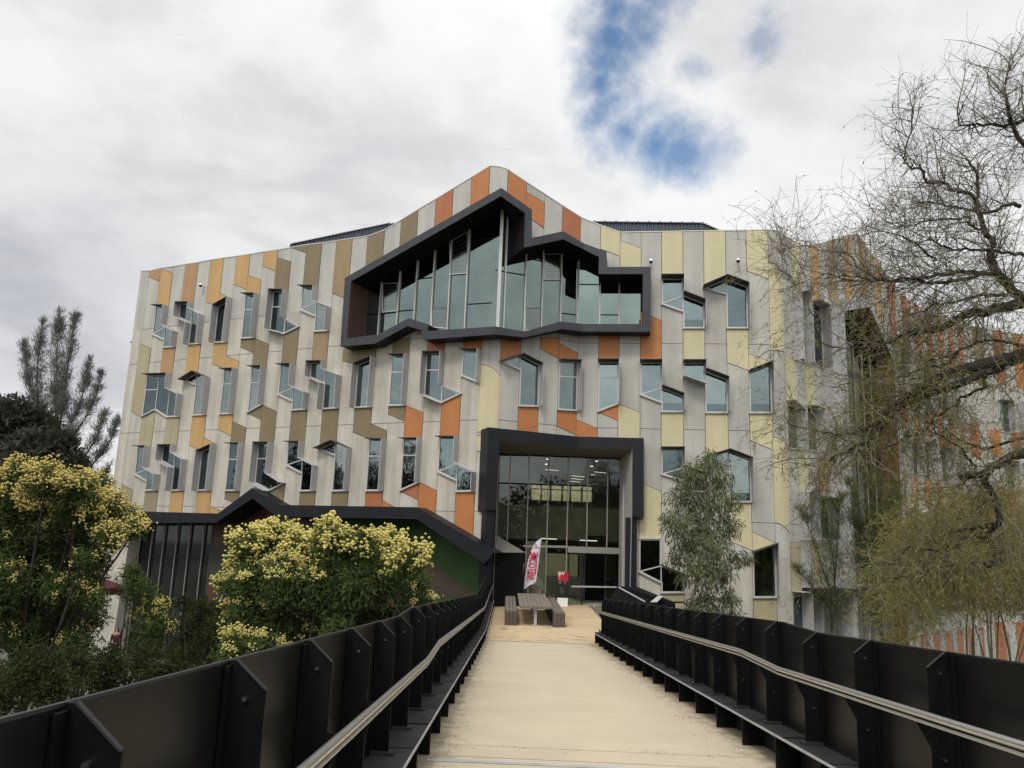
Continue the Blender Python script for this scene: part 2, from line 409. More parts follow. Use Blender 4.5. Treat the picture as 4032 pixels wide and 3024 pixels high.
# portal opening in (k) : from 24 to right edge
OFFP = .55
pr_o = [((1923, 1682), 'B'), ((2317, 1719), 'BC'), ((2535, 1725), 'C'), ((2535, 2039), 'C')]
def ppt(px, py, pl): return bpt(px, py, pl, OFFP)
kPR = kf_of(ppt(2512, 1745, 'C')); zPT_L = ppt(1945, 1708, 'B')[2]; zPT_K = bpt(2310, 1743, 'BC', OFFP)[2]; zPT_R = ppt(2512, 1747, 'C')[2]
portal_top = [(23.9, zPT_L), (28.0, zPT_K), (kPR, zPT_R)]

# ---- facade wall bottom (picture rows on wall)
bottom = {-1: 2035, 0: 2040}
def bot(kf):
    if kf < 24:
        px = {-1: 2035, 7.6: 2040, 10.5: 1965, 12.6: 2015, 20.4: 2020, 22.8: 2140, 23.6: 2230, 24: 2260}
        pts = sorted(px.items()); return Z(kf, interp(pts, kf))
    return GROUND
wall = MB()
brk = sorted(set([float(k) for k in range(-1, 39)]+[23.25, 23.5, 23.75, 37.25, 37.5, 37.75]+[round(a, 6) for a, _ in upper+lower]+[7.6, 10.5, 12.6, 20.4, 22.8, 23.6, kPR]))
brk = [b for b in brk if b <= 38]
def curve(kf, off=0.):
    """rounded corners of the facade"""
    if 23 < kf < 24:
        t = kf-23; c = kinkxy(22, 24, 0)
        p = XY[23]*(1-t)**2+c*2*t*(1-t)+XY[24]*t*t
        return p
    if 37 < kf < 38:
        t = kf-37; p = XY[37]*(1-t)**2+c38*2*t*(1-t)+XY[38]*t*t; return p
    return xy(kf)
def strip(k0, k1, z0a, z0b, z1a, z1b, key, mb=wall, off=0.):
    if z1a-z0a < .01 and z1b-z0b < .01: return
    a, b = curve(k0), curve(k1)
    if off:
        d = b-a; d /= np.linalg.norm(d); n = np.array([d[1], -d[0]]); a = a+n*off; b = b+n*off
    mb.poly([(a[0], a[1], z0a), (b[0], b[1], z0b), (b[0], b[1], max(z1b, z0b)), (a[0], a[1], max(z1a, z0a))], key)
Z1 = 9.58     # smooth concrete above, exposed aggregate below
for a, b in zip(brk, brk[1:]):
    if b-a < 1e-6: continue
    lo_a, lo_b = bot(a+1e-6), bot(b-1e-6); hi_a, hi_b = roofz(a), roofz(b-1e-7)
    segs = [(lo_a, lo_b, hi_a, hi_b)]
    m_ = (a+b)/2
    if kL < m_ < kR:
        segs = [(lo_a, lo_b, evalp(lower, a, 1), evalp(lower, b, -1)), (evalp(upper, a, 1), evalp(upper, b, -1), hi_a, hi_b)]
    if 24 < m_ < kPR:
        s0 = segs[0]; segs[0] = (evalp(portal_top, a, 1), evalp(portal_top, b, -1), s0[2], s0[3])
    for s_ in segs:
        if m_ > 23.2: key = 'concrete2'
        else: key = 'concrete'
        if key == 'concrete' and s_[3] > 11.6 and s_[1] < 11.6:
            strip(a, b, s_[0], s_[1], 11.62, 11.62, 'concrete'); strip(a, b, 11.62, 11.62, s_[2], s_[3], 'concrete2')
        elif key == 'concrete' and s_[1] >= 11.6: strip(a, b, *s_, 'concrete2')
        elif key == 'concrete2' and s_[0] < 0:
            strip(a, b, s_[0], s_[1], min(0., s_[2]), min(0., s_[3]), 'concrete'); strip(a, b, 0, 0, s_[2], s_[3], 'concrete2')
        else: strip(a, b, *s_, key)
    # parapet capping and back of the parapet
    a3, b3 = curve(a), curve(b); d = b3-a3; d /= np.linalg.norm(d); n = np.array([d[1], -d[0]])
    pa, pb = a3+n*.02, b3+n*.02; qa, qb = a3-n*.35, b3-n*.35
    wall.poly([(*pa, hi_a), (*pb, hi_b), (*pb, hi_b+.05), (*pa, hi_a+.05)], 'frame')
    wall.poly([(*pa, hi_a+.05), (*pb, hi_b+.05), (*qb, hi_b+.05), (*qa, hi_a+.05)], 'frame')
    wall.poly([(*qb, hi_b-.5), (*qa, hi_a-.5), (*qa, hi_a+.05), (*qb, hi_b+.05)], 'concrete2')
# left end returning backwards, with the pale raking column below
e0 = XY[-1]; back = np.array([-.25, .968]); e1 = e0+back*18
wall.poly([(*e1, -1), (*e0, bot(-1)), (*e0, ROOF[-1]), (*e1, ROOF[-1])], 'concrete2')

# ---- coloured panels and joints
def outset(pts2, d):
    """offset a convex-ish 2D polygon (list of (s,z)) outward by d"""
    P = [np.array(p, float) for p in pts2]; n = len(P)
    area = sum(P[i][0]*P[(i+1) % n][1]-P[(i+1) % n][0]*P[i][1] for i in range(n))
    sg = 1 if area > 0 else -1; out = []
    for i in range(n):
        a, b, c = P[i-1], P[i], P[(i+1) % n]
        e1_ = b-a; e2_ = c-b; l1 = np.linalg.norm(e1_); l2 = np.linalg.norm(e2_)
        if l1 < 1e-6: e1_ = e2_; l1 = l2
        if l2 < 1e-6: e2_ = e1_; l2 = l1
        n1 = np.array([e1_[1], -e1_[0]])/l1*sg; n2 = np.array([e2_[1], -e2_[0]])/l2*sg
        m = n1+n2; mm = m@m
        if mm < .15: out.append(b+n1*d); continue
        out.append(b+m*(2*d/mm))
    return out
def panel(k0, k1, tl, tr, bl, br, key, mb=wall):
    """tl,tr,bl,br picture rows ('r' = roof)"""
    za = roofz(k0)-.005 if tl == 'r' else Z(k0, tl, seg=int(k0)); zb = roofz(k1-1e-6)-.005 if tr == 'r' else Z(k1, tr, seg=int(k0))
    zc = Z(k0, bl, seg=int(k0)); zd = Z(k1, br, seg=int(k0))
    L_ = np.linalg.norm(XY[int(k0)+1]-XY[int(k0)])
    q = [(0, zc), ((k1-k0)*L_, zd), ((k1-k0)*L_, zb), (0, za)]
    if abs(q[0][1]-q[3][1]) < .02: q = q[:3] if True else q
    n = nrm(int(k0)); d = (XY[int(k0)+1]-XY[int(k0)])/L_; o = XY[int(k0)]+d*(k0-int(k0))*L_
    def w(p, off): r = o+d*p[0]+n*off; return (r[0], r[1], p[1])
    mb.poly([w(p, .006) for p in outset(q, .016)], 'joint')
    mb.poly([w(p, .014) for p in outset(q, -.008)], key)
def cpanel(k0, k1, top, botm, key, mb=wall, n=6):
    """panel on a rounded corner; top/botm = (row left, row right) with an arc between"""
    for off, kk, gx in ((.006, 'joint', .02), (.014, key, -.008)):
        for i in range(n):
            ta, tb = i/n, (i+1)/n; ka, kb = k0+(k1-k0)*ta, k0+(k1-k0)*tb
            arc = lambda r, t: r[0]+(r[1]-r[0])*t**1.7
            pa, pb = curve(ka), curve(kb)
            zt = [z_at(p, arc(top, t))+gx for p, t in ((pa, ta), (pb, tb))]; zb = [z_at(p, arc(botm, t))-gx for p, t in ((pa, ta), (pb, tb))]
            strip(ka, kb, zb[0], zb[1], zt[0], zt[1], kk, mb, off)
Y, Am, T, T2, O, Ru, Cr, Be, Ta = 'yellow', 'amber', 'tan', 'tan2', 'orange', 'rust', 'cream', 'beige', 'taupe'
PANELS = [
 (0,1,'r','r',1090,1108,Am),(1,2,'r',1077,1208,1210,Y),(3,4,'r','r',1196,1198,Am),(5,6,'r','r',1188,1208,Y),(6,7,1154,1178,1208,1180,Y),
 (7,8,'r','r',1119,1140,Y),(8,9,1085,1103,1163,1164,Y),(9,10,'r','r',1048,1068,Y),(10,11,1014,1031,1148,1150,T),
 (11,12,'r','r',976,996,T),(12,13,'r','r',1133,1134,T),(14,15,'r','r',1155,1178,T2),(16,17,'r','r',1110,1075,T),(18,19,'r','r',990,950,T),
 (20,21,'r','r',905,860,Ru),(22,23,'r','r',815,770,O),(24,25,'r','r',778,820,O),(25,26,755,798,845,900,O),(27,28,'r','r',925,965,Ru),
 (29,30,'r','r',980,1009,Cr),(30,31,948,977,1060,1060,Cr),(32,33,'r','r',1098,1098,Cr),(34,35,'r','r',1136,1098,Cr),(36,37,'r','r',1067,1098,Cr),
 (0,1,1353,1372,1620,1646,Be),(2,3,1369,1365,1477,1477,Am),(4,5,1359,1355,1498,1466,Y),(6,7,1348,1343,1433,1452,Y),(7,8,1401,1424,1458,1458,Y),
 (8,9,1338,1334,1367,1389,T),(9,10,1334,1355,1448,1448,T),(11,12,1319,1288,1440,1440,T),(13,14,1309,1305,1428,1428,T2),(15,16,1375,1375,1421,1437,T),
 (16,17,1375,1375,1437,1412,T),(18,19,1340,1330,1402,1402,T),(20,21,1335,1330,1392,1392,Ru),(22,23,1330,1325,1380,1382,O),
 (1,2,1646,1621,1760,1760,Be),(3,4,1644,1642,1756,1756,Be),(5,6,1637,1636,1753,1776,Y),(6,7,1724,1750,1776,1754,Y),(7,8,1633,1632,1690,1718,Y),
 (8,9,1660,1685,1750,1750,T),(9,10,1627,1595,1627.5,1652,T),(10,11,1595,1621,1747,1747,T),(12,13,1619,1617,1743,1743,T),(14,15,1613,1610,1768,1738,T),
 (16,17,1608,1604,1702,1727,T),(17,18,1668,1697,1731,1733,T),(18,19,1599,1597,1630,1659,T),(19,20,1597,1625,1730,1730,O),(21,22,1590,1551,1724,1724,O),
 (0,1,1906,1930,2036,2036,Ta),(2,3,1933,1933,2036,2036,Ta),(4,5,1934,1934,2036,2036,Y),(6,7,1934,1934,2036,2036,Y),(7,8,1993,2015,2036,2036,Y),(8,9,1935,1933,1964,1985,T),
 (11,12,1933,1903,2000,2010,T),(13,14,1935,1935,2015,2015,T),(15,16,1935,1935,2016,2016,T),(17,18,1935,1935,2018,2018,Ru),(18,19,1970,2008,2018,2020,O),
 (19,20,1933.5,1899,1934,1968,Ru),(20,21,1899,1932,2030,2040,O),(22,23,1937,1935,2095,2150,O),
 (24,25,1345,1345,1424,1400,O),(26,27,1330,1330,1373,1413,O),(27,28,1351,1391,1424,1426,O),(25,26,1603,1600,1712,1712,O),(27,28,1614,1621,1678,1712,O),
 (28,29,1652,1687,1728,1728,O),(29,30,1315,1315,1426,1426,O),(31,32,1229,1263,1429,1429,O),(29,30,1621,1590,1622,1656,O),(30,31,1590,1624,1745,1745,Cr),
 (32,33,1624,1624,1768,1768,Cr),(34,35,1628,1628,1802,1774,Cr),(33,34,1296,1296,1430,1430,Cr),(35,36,1296,1296,1427,1459,Cr),(36,37,1393,1425,1467,1434,Cr),
 (36,37,1630,1630,1734,1772,Cr),(35,36,1981,1981,2130,2168,Cr),(36,37,2095,2137,2172,2142,Cr),(31,32,1898,1936,2122,2122,Cr),(32,33,2338,2338,2480,2480,Be),(36,37,2356,2356,2500,2500,Be)]
# faint joints first: storey joints across the whole wall and every vertical joint
def hjoint(z, k0, k1):
    for k in range(k0, k1):
        ro = min(roofz(k), roofz(k+1-1e-6))
        if z > ro-.1 or z < bot(k+.5)+.05: continue
        inb = [kL-.2 < k+f < kR+.2 and evalp(lower, k+f, 0)-.1 < z < evalp(upper, k+f, 0)+.1 for f in (0, .5, 1)]
        if any(inb): continue
        if 23.4 < k < kPR+.3 and z < 4.6: continue
        if k in (23, 37):
            for i in range(4): strip(k+i/4, k+(i+1)/4, z-.012, z-.012, z+.012, z+.012, 'joint', wall, .003)
        else: strip(k, k+1, z-.012, z-.012, z+.012, z+.012, 'joint', wall, .003)
for z, a, b in ((9.58, -1, 37), (5.55, -1, 37), (1.47, 0, 37), (11.62, 0, 10)): hjoint(z, a, b)
for k in range(0, 38):
    lo = bot(k-1e-4 if k <= 24 else k)+.02; hi = roofz(k)-.02
    rngs = [(lo, hi)]
    if kL < k < kR: rngs = [(lo, evalp(lower, k, 0)-.05), (evalp(upper, k, 0)+.05, hi)]
    if 24 <= k < kPR: rngs[0] = (evalp(portal_top, k, 0), rngs[0][1])
    for a, b in rngs:
        if b-a > .1:
            n = nrm(min(k, 36)); d = np.array([-n[1], n[0]]); p = XY[k]+n*.0025
            wall.poly([(*(p-d*.008), a), (*(p+d*.008), a), (*(p+d*.008), b), (*(p-d*.008), b)], 'joint')
for p in PANELS: panel(*p)
cpanel(23, 24, (1435, 1483), (1700, 1715), Cr)
cpanel(23, 24, (1716, 1730), (1776, 1800), Cr)
cpanel(37, 38, (1034, 1075), (1380, 1385), Cr)
cpanel(37, 38, (1722, 1760), (2058, 2100), Cr)
wall_o = bparts('facade_wall', wall)

# ---- windows
def make_window(verts, edges, mulls, glass='glass', depth=.46, fin='fin'):
    k0 = int(min(v[0] for v in verts)); seg = k0
    if k0 >= 28: depth = .68
    L_ = np.linalg.norm(XY[k0+1]-XY[k0]); d = (XY[k0+1]-XY[k0])/L_; n = nrm(k0); o = XY[k0]
    def s_of(k):
        return float((XY[int(k)]-o)@d) if float(k).is_integer() else (k-k0)*L_
    def pt2(v):
        s = s_of(v[0]); p = o+d*s; return (s, z_at(p, v[1]))
    P = [pt2(v) for v in verts]
    def w(p, off): r = o+d*p[0]+n*off; return np.array((r[0], r[1], p[1]))
    g = MB(); g.poly([w(p, .022) for p in P], glass, True)
    low_ = min(p[1] for p in P); bx_ = sorted([p[0] for p in P if p[1] < low_+.03])
    if k0 >= 28 and len(bx_) >= 2: g.poly([w((bx_[0], low_), .024), w((bx_[-1], low_), .024), w((bx_[-1], low_+.42), .024), w((bx_[0], low_+.42), .024)], 'glassC')
    win = bparts('window', g)
    fr = MB(); fb = MB(); nfin = 0
    ins = outset(P, -.062); outp = outset(P, .03)
    m = len(P)
    for i in range(m):
        j = (i+1) % m
        q = [w(P[i], .05), w(P[j], .05), w(ins[j], .05), w(ins[i], .05)]; q2 = [w(P[i], .0), w(P[j], .0), w(ins[j], .0), w(ins[i], .0)]
        fr.prism(q, q2, 'frame', capb=False)
        e = edges[i]
        if e == 'F':
            q = [w(P[i], depth), w(P[j], depth), w(outp[j], depth), w(outp[i], depth)]; q2 = [w(P[i], 0), w(P[j], 0), w(outp[j], 0), w(outp[i], 0)]
            tz_ = (P[j][0]-P[i][0]) > .2 and P[i][1] > np.mean([p[1] for p in P])-.9 and not (P[i][1] < min(p[1] for p in P)+.4)
            dark = (P[j][0]-P[i][0]) > .2 and (i == 0 or (k0 >= 24 and tz_) or m == 6 and i == 1 and edges[3] != 'F' and edges[2] != 's')
            fb.prism(q, q2, 'shadefin' if dark else fin, capb=False); nfin += 1  # top hoods take the shade-darkened metal, other edges the plain one
        elif e == 's':
            q = [w(P[i], .10), w(P[j], .10), w(outp[j], .10), w(outp[i], .10)]; q2 = [w(P[i], 0), w(P[j], 0), w(outp[j], 0), w(outp[i], 0)]
            fr.prism(q, q2, 'frame', capb=False)
    for a, b in mulls:
        A_, B_ = np.array(pt2(a)), np.array(pt2(b)); t = B_-A_; t /= np.linalg.norm(t); q_ = np.array([-t[1], t[0]])*.028
        pts = [A_-q_, B_-q_, B_+q_, A_+q_]
        fr.prism([w(p, .045) for p in pts], [w(p, .023) for p in pts], 'frame', capb=False)
    fo = fr.build('frame'); fo.parent = win
    if nfin: ho = fb.build('hood'); ho.parent = win
    return win
WIN = [
 ([(1,1207),(2,1208),(2,1284),(3,1309),(3,1366),(2,1369),(2,1338),(1,1316)],'FFFFs-s-',[((1,1316),(2,1289)),((2,1289),(2,1338))]),
 ([(3,1197),(4,1196),(4,1219),(5,1243),(5,1353),(4,1357),(4,1275),(3,1250)],'FFFFsFFF',[((4,1219),(4,1275))]),
 ([(6,1208),(7,1178),(7,1347),(6,1350)],'FFsF',[]),
 ([(8,1162),(9,1163),(9,1330),(8,1333)],'FFs-',[((8,1220),(9,1219))]),
 ([(10,1147),(11,1149),(11,1257),(12,1287),(11,1316),(10,1300)],'FFssFF',[((10,1209),(11,1208)),((11,1257),(11,1316))]),
 ([(12,1132),(13,1133),(13,1190),(14,1214),(14,1303),(13,1306),(13,1245),(12,1221)],'FFFFs-s-',[((12,1220),(13,1193)),((13,1193),(13,1245))]),
 ([(1,1478),(3,1475),(3,1532),(4,1556),(4,1640),(3,1642),(2,1613),(1,1640)],'FFFFsss-',[((2,1476),(2,1613)),((3,1532),(3,1642)),((1,1536),(2,1534))]),
 ([(4,1499),(5,1467),(6,1490),(6,1633),(5,1636),(5,1516)],'FFFs-s',[((5,1467),(5,1516))]),
 ([(7,1457),(8,1456),(8,1629),(7,1631)],'FFs-',[((7,1513),(8,1511))]),
 ([(9,1447),(10,1446),(10,1593),(9,1625)],'FFs-',[((9,1508),(10,1506))]),
 ([(11,1439),(12,1438),(12,1523),(13,1550),(13,1612),(12,1616),(12,1580),(11,1553)],'FFFFs-s-',[((11,1552),(12,1527)),((12,1527),(12,1580))]),
 ([(13,1428),(14,1427),(14,1457),(15,1482),(15,1607),(14,1611),(14,1512),(13,1486)],'FFFFsFFF',[((14,1457),(14,1512))]),
 ([(16,1437),(17,1410),(17,1602),(16,1606)],'FFsF',[]),
 ([(18,1401),(19,1400),(19,1596),(18,1598)],'FFs-',[((18,1466),(19,1464))]),
 ([(20,1392),(21,1391),(21,1520),(22,1551),(21,1587),(20,1556)],'FFssFF',[((20,1458),(21,1457)),((21,1520),(21,1587))]),
 ([(22,1380),(23,1382),(23,1508),(22,1479)],'FFs-',[]),
 ([(1,1759),(2,1759),(2,1843),(3,1871),(3,1930),(2,1932),(2,1895),(1,1866)],'FFFFs-s-',[((1,1866),(2,1848)),((2,1848),(2,1895))]),
 ([(3,1755),(4,1754),(4,1783),(5,1812),(5,1930),(4,1932),(4,1842),(3,1814)],'FFFFsFFF',[((4,1783),(4,1842))]),
 ([(6,1778),(7,1753),(7,1930),(6,1932)],'FFsF',[]),
 ([(8,1748),(9,1748),(9,1932),(8,1932)],'FFs-',[((8,1809),(9,1809))]),
 ([(10,1745),(11,1745),(11,1867),(12,1902),(11,1933),(10,1901)],'FFFsFF',[((10,1806),(11,1806))]),
 ([(12,1742),(13,1742),(13,1806),(14,1836),(14,1932),(13,1934),(13,1863),(12,1832)],'FFFFs-s-',[((12,1832),(13,1810)),((13,1810),(13,1863))]),
 ([(14,1768),(15,1738),(16,1768),(16,1932),(15,1934),(15,1793)],'FFFs-s',[((15,1738),(15,1793))]),
 ([(17,1731),(18,1732),(18,1932),(17,1933)],'FFs-',[((17,1796),(18,1796))]),
 ([(19,1729),(20,1729),(20,1899),(19,1933)],'FFs-',[((19,1793),(20,1793))]),
 ([(21,1723),(22,1723),(22,1824),(23,1862),(23,1934),(22,1936),(22,1892),(21,1857)],'FFFFs-s-',[((21,1857),(22,1828)),((22,1828),(22,1892))]),
 ([(24,1424),(25,1399),(26,1438),(26,1601),(25,1599),(25,1457)],'FFFs-s',[((25,1399),(25,1457))]),
 ([(27,1421),(28,1424),(28,1618),(27,1613)],'FFs-',[((27,1482),(28,1486))]),
 ([(29,1426),(30,1426),(30,1590),(29,1621)],'FFs-',[((29,1487),(30,1487))]),
 ([(31,1428),(32,1428),(32,1526),(33,1559),(33,1622),(32,1622),(32,1587),(31,1554)],'FFFFs-s-',[((31,1553),(32,1529)),((32,1529),(32,1587))]),
 ([(33,1429),(34,1429),(34,1461),(35,1495),(35,1626),(34,1626),(34,1518),(33,1488)],'FFFFs-F-',[((34,1461),(34,1518))]),
 ([(32,1098),(33,1098),(33,1162),(34,1195),(34,1293),(33,1293),(33,1228),(32,1198)],'FFFFs-s-',[((32,1196),(33,1167)),((33,1167),(33,1228))]),
 ([(34,1136),(35,1099),(36,1130),(36,1293),(35,1293),(35,1160)],'FFFs-s',[((35,1099),(35,1160))]),
 ([(36,1466),(37,1433),(37,1626),(36,1627)],'FFs-',[]),
 ([(32,1767),(33,1767),(33,1838),(34,1870),(34,1936),(33,1936),(33,1895),(32,1867)],'FFFFs-s-',[((32,1867),(33,1842)),((33,1842),(33,1895))]),
 ([(34,1802),(35,1774),(36,1808),(36,1977),(35,1977),(35,1832)],'FFFs-s',[((35,1774),(35,1832))]),
 ([(31,2122),(32,2122),(32,2225),(33,2260),(33,2333),(32,2334),(32,2295),(31,2251)],'ssFFs-s-',[((31,2251),(32,2228)),((32,2228),(32,2295))]),
 ([(36,2172),(37,2141),(37,2352),(36,2353)],'FFs-',[]),
]
for i_, w_ in enumerate(WIN): make_window(*w_, glass=('glass', 'glassB', 'glassD', 'glass', 'glassC')[(i_*7+i_//3) % 5])

# ---- the big projecting bay
bay = MB(); nR = len(ring)
for i in range(nR):
    j = (i+1) % nR
    bay.poly([RO[i], RO[j], RI[j], RI[i]][::-1], 'baygrey')
    oa, ob = shift(RO[i], RP[i], OFFB, -.02), shift(RO[j], RP[j], OFFB, -.02)
    bay.poly([RO[j], RO[i], oa, ob], 'charcoal')
    ia, ib = shift(RI[i], RP[i], OFFB, -.72), shift(RI[j], RP[j], OFFB, -.72)
    bay.poly([RI[i], RI[j], ib, ia], 'brownred' if i == nR-1 else 'soffit')
bay_o = bparts('bay_window', bay)
# glass of the bay, as three folded planes
GI = [shift(RI[i], RP[i], OFFB, -.7) for i in range(nR)]
gm = MB()
gm.poly([GI[i] for i in (0, 1, 13, 14, 15, 16, 17, 18)], 'glass2', True)
gm.poly([GI[i] for i in (1, 2, 3, 4, 5, 10, 11, 12, 13)], 'glass2', True)
gm.poly([GI[i] for i in (5, 6, 7, 8, 9, 10)], 'glass2', True)
sub(gm.build('glass'), bay_o)
def gp(px, py, pl, off=-.66): return bpt(px, py, pl, off)
def inside_z(p, pl):
    """clip to the inner outline: z range of the opening at this plan position"""
    zs = []
    for i in range(nR):
        j = (i+1) % nR; a, b = GI[i], GI[j]
        if (a[0]-p[0])*(b[0]-p[0]) <= 0 and abs(b[0]-a[0]) > 1e-6:
            zs.append(a[2]+(b[2]-a[2])*(p[0]-a[0])/(b[0]-a[0]))
    return (min(zs), max(zs)) if len(zs) >= 2 else (0, 0)
MULL = [(1438, 1250, 'A', .03), (1493, 1250, 'A', .03), (1564, 1250, 'A', .035), (1631, 1250, 'A', .035), (1699, 1230, 'A', .035), (1765, 1230, 'A', .035), (1833, 1230, 'A', .035), (1984, 1230, 'B', .03),
        (2064, 1230, 'B', .03), (2132, 1230, 'B', .03), (2207, 1200, 'B', .03), (2274, 1200, 'B', .06), (2362, 1200, 'C', .03), (2438, 1200, 'C', .03)]
mxy = []
for px, py, pl, wd in MULL:
    p = gp(px, py, pl); z0, z1 = inside_z(p, pl); mxy.append((p, z0, z1, pl))
    mm = MB(); mm.box((p[0], p[1], (z0+z1)/2), (wd/2+.012, .05, (z1-z0)/2), 'frame', rot=math.atan2(*(UA[::-1] if pl == 'A' else UB[::-1] if pl == 'B' else UC[::-1])))
    sub(mm.build('mullion'), bay_o)
k_ = kinkxy(10, 25, -.66); z0, z1 = inside_z(np.array([*k_, 0]), 'A')
mm = MB(); mm.box((k_[0], k_[1]-.03, (z0+z1)/2), (.075, .07, (z1-z0)/2), 'frame')
sub(mm.build('mullion'), bay_o)
def transom(pa, pb, y0, y1, pl, w=.02, key='blackmetal'):
    a, b = gp(pa, y0, pl, -.68), gp(pb, y1, pl, -.68); tr = MB(); tr.bar(a, b, .04, w*2, key); sub(tr.build('transom'), bay_o)
for a, b, y0, y1, pl in ((1494, 1561, 1237, 1229, 'A'), (1561, 1627, 1226, 1220, 'A'), (1641, 1701, 1099, 1092, 'A'), (1841, 1935, 1198, 1192, 'A'), (1880, 1938, 947, 938, 'A'),
                         (1950, 1987, 1063, 1069, 'B'), (1991, 2066, 1071, 1083, 'B'), (2208, 2268, 1232, 1240, 'B'), (2281, 2357, 1119, 1120, 'C'), (2365, 2436, 1239, 1240, 'C'), (2080, 2140, 1016, 1030, 'B'), (1438, 1492, 1238, 1236, 'A')):
    transom(a, b, y0, y1, pl)
M['sashglass'] = mat('sash_glass', (.17, .20, .185), .12, 1., noise=(2, .1))
for (x0, x1, y0, y1, pl) in ((1507, 1566, 1118, 1230, 'A'), (1701, 1761, 1215, 1300, 'A'), (1775, 1842, 912, 1082, 'A'), (2141, 2206, 1003, 1102, 'B'), (2066, 2129, 1215, 1302, 'B')):
    s_ = MB(); m2 = (x0+x1)/2
    pts = [gp(x0, y0, pl, -.67), gp(x1, y0-2, pl, -.67), gp(x1, y1-6 if pl == 'A' else y1, pl, -.67), gp(x0, y1, pl, -.67)]
    n_ = np.array([*nrm(PLN[pl]), 0])
    # keep the sash within the opening
    for q in pts:
        za, zb = inside_z(q, pl); q[2] = min(max(q[2], za+.05), zb-.05)
    s_.poly([p+n_*.02 for p in pts], 'sashglass')
    for a_, b_ in ((0, 1), (1, 2), (2, 3), (3, 0)): s_.bar(pts[a_]+n_*.03, pts[b_]+n_*.03, .05, .05, 'ceil' if b_ in (1, 2) else 'frame', up=n_)
    for i in range(1, 9):
        t = i/9; s_.bar(pts[0]*(1-t)+pts[3]*t+n_*.025, pts[1]*(1-t)+pts[2]*t+n_*.025, .006, .006, 'ceil', up=n_)
    sub(s_.build('sash'), bay_o)

# ---- entrance portal
por = MB()
po = [ppt(1923, 1682, 'B'), bpt(2317, 1719, 'BC', OFFP), ppt(2535, 1725, 'C'), ppt(2535, 2039, 'C')]
pi = [ppt(1965, 1733, 'B'), bpt(2310, 1766, 'BC', OFFP), ppt(2490, 1769, 'C'), ppt(2489, 2034, 'C')]
pl_bot_o, pl_bot_i = ppt(1910, 2009, 'B'), ppt(1954, 2009, 'B')
for a, b, c, d in ((po[0], po[1], pi[1], pi[0]), (po[1], po[2], pi[2], pi[1]), (po[2], po[3], pi[3], pi[2]), (pl_bot_o, po[0], pi[0], pl_bot_i)):
    por.poly([a, b, c, d][::-1], 'charcoal')
def bk(p, pl, off): return shift(p, pl, OFFP, off)
por.poly([po[0], po[1], bk(po[1], 'BC', 0), bk(po[0], 'B', 0)], 'charcoal')
por.poly([po[1], po[2], bk(po[2], 'C', 0), bk(po[1], 'BC', 0)], 'charcoal')
por.poly([po[2], po[3], bk(po[3], 'C', -.3), bk(po[2], 'C', -.3)], 'charcoal')
por.poly([po[3], pi[3], bk(pi[3], 'C', -.3), bk(po[3], 'C', -.3)], 'charcoal')
por.poly([pl_bot_o, po[0], bk(po[0], 'B', -.6), bk(pl_bot_o, 'B', -.6)], 'charcoal')
por.poly([pl_bot_o, pl_bot_i, bk(pl_bot_i, 'B', -.6), bk(pl_bot_o, 'B', -.6)], 'charcoal')
# lower legs
FLOOR = -2.47
def leg(x0, x1, y0, pl, off0, off1):
    a, b = bpt(x0, y0, pl, off0), bpt(x1, y0, pl, off0); n_ = np.array([*nrm(PLN[pl]), 0])
    zt = a[2]; f = [(a[0], a[1], FLOOR-.3), (b[0], b[1], FLOOR-.3), (b[0], b[1], zt), (a[0], a[1], zt)]
    f = [np.array(p) for p in f]; por.prism(f, [p-n_*(off0-off1) for p in f], 'charcoal')
leg(2463, 2507, 2037, 'C', .35, -.1); leg(1916, 1954, 2007, 'B', .45, -.15)
por_o = bparts('entrance_portal', por)
# soffit and reveals up to the glass
GY = 38.7
G = lambda px, py: at(px, py, GY)
g_tl, g_tr, g_br, g_bl = G(1962, 1786), G(2444, 1806), G(2440, 2383), G(1952, 2390)
g_br[2] = g_bl[2] = FLOOR
rv = MB()
rv.poly([pi[0], pi[1], g_tr*.25+g_tl*.75, g_tl], 'ceil'); rv.poly([pi[1], pi[2], g_tr, g_tr*.25+g_tl*.75], 'ceil')
rb = np.array([pi[3][0]-.05, pi[3][1], FLOOR])
rv.poly([pi[2], pi[3], rb, g_br, g_tr], 'reveal')
rv.poly([pi[0], g_tl, g_bl, np.array([pi[0][0], pi[0][1], FLOOR])], 'ceil')
sub(rv.build('reveal'), por_o)
gl = MB(); gl.poly([g_bl+[0, 0, 0], G(2236, 2385)*1, G(2236, 2171), g_tr*0+G(2440, 2171), g_tr, g_tl], 'clear', True); sub(gl.build('glazing'), por_o)
mu = MB()
for xt, yt, xb, yb in ((1965, 1786, 1958, 2390), (2010, 1788, 1999, 2135), (2084, 1791, 2073, 2385), (2162, 1795, 2150, 2385), (2239, 1799, 2232, 2385), (2315, 1803, 2311, 2155), (2393, 1805, 2390, 2160), (2443, 1807, 2440, 2385)):
    a, b = G(xt, yt), G(xb, yb); mu = MB(); mu.box((a[0], GY-.05, (a[2]+b[2])/2), (.024, .07, (a[2]-b[2])/2), 'dimframe'); sub(mu.build('mullion'), por_o)
for x0, x1, y0, y1, h, kk in ((1962, 2443, 1902, 1919, .03, 'blackmetal'), (1962, 2443, 1788, 1806, .04, 'charcoal'), (2236, 2440, 2163, 2170, .14, 'frame'), (2060, 2236, 2150, 2153, .05, 'frame')):
    a, b = G(x0, y0), G(x1, y1); mu = MB(); mu.bar(a-[0, .04, 0], b-[0, .04, 0], .10, h*2, 'dimframe' if kk == 'frame' else kk); sub(mu.build('transom'), por_o)
dr = MB()
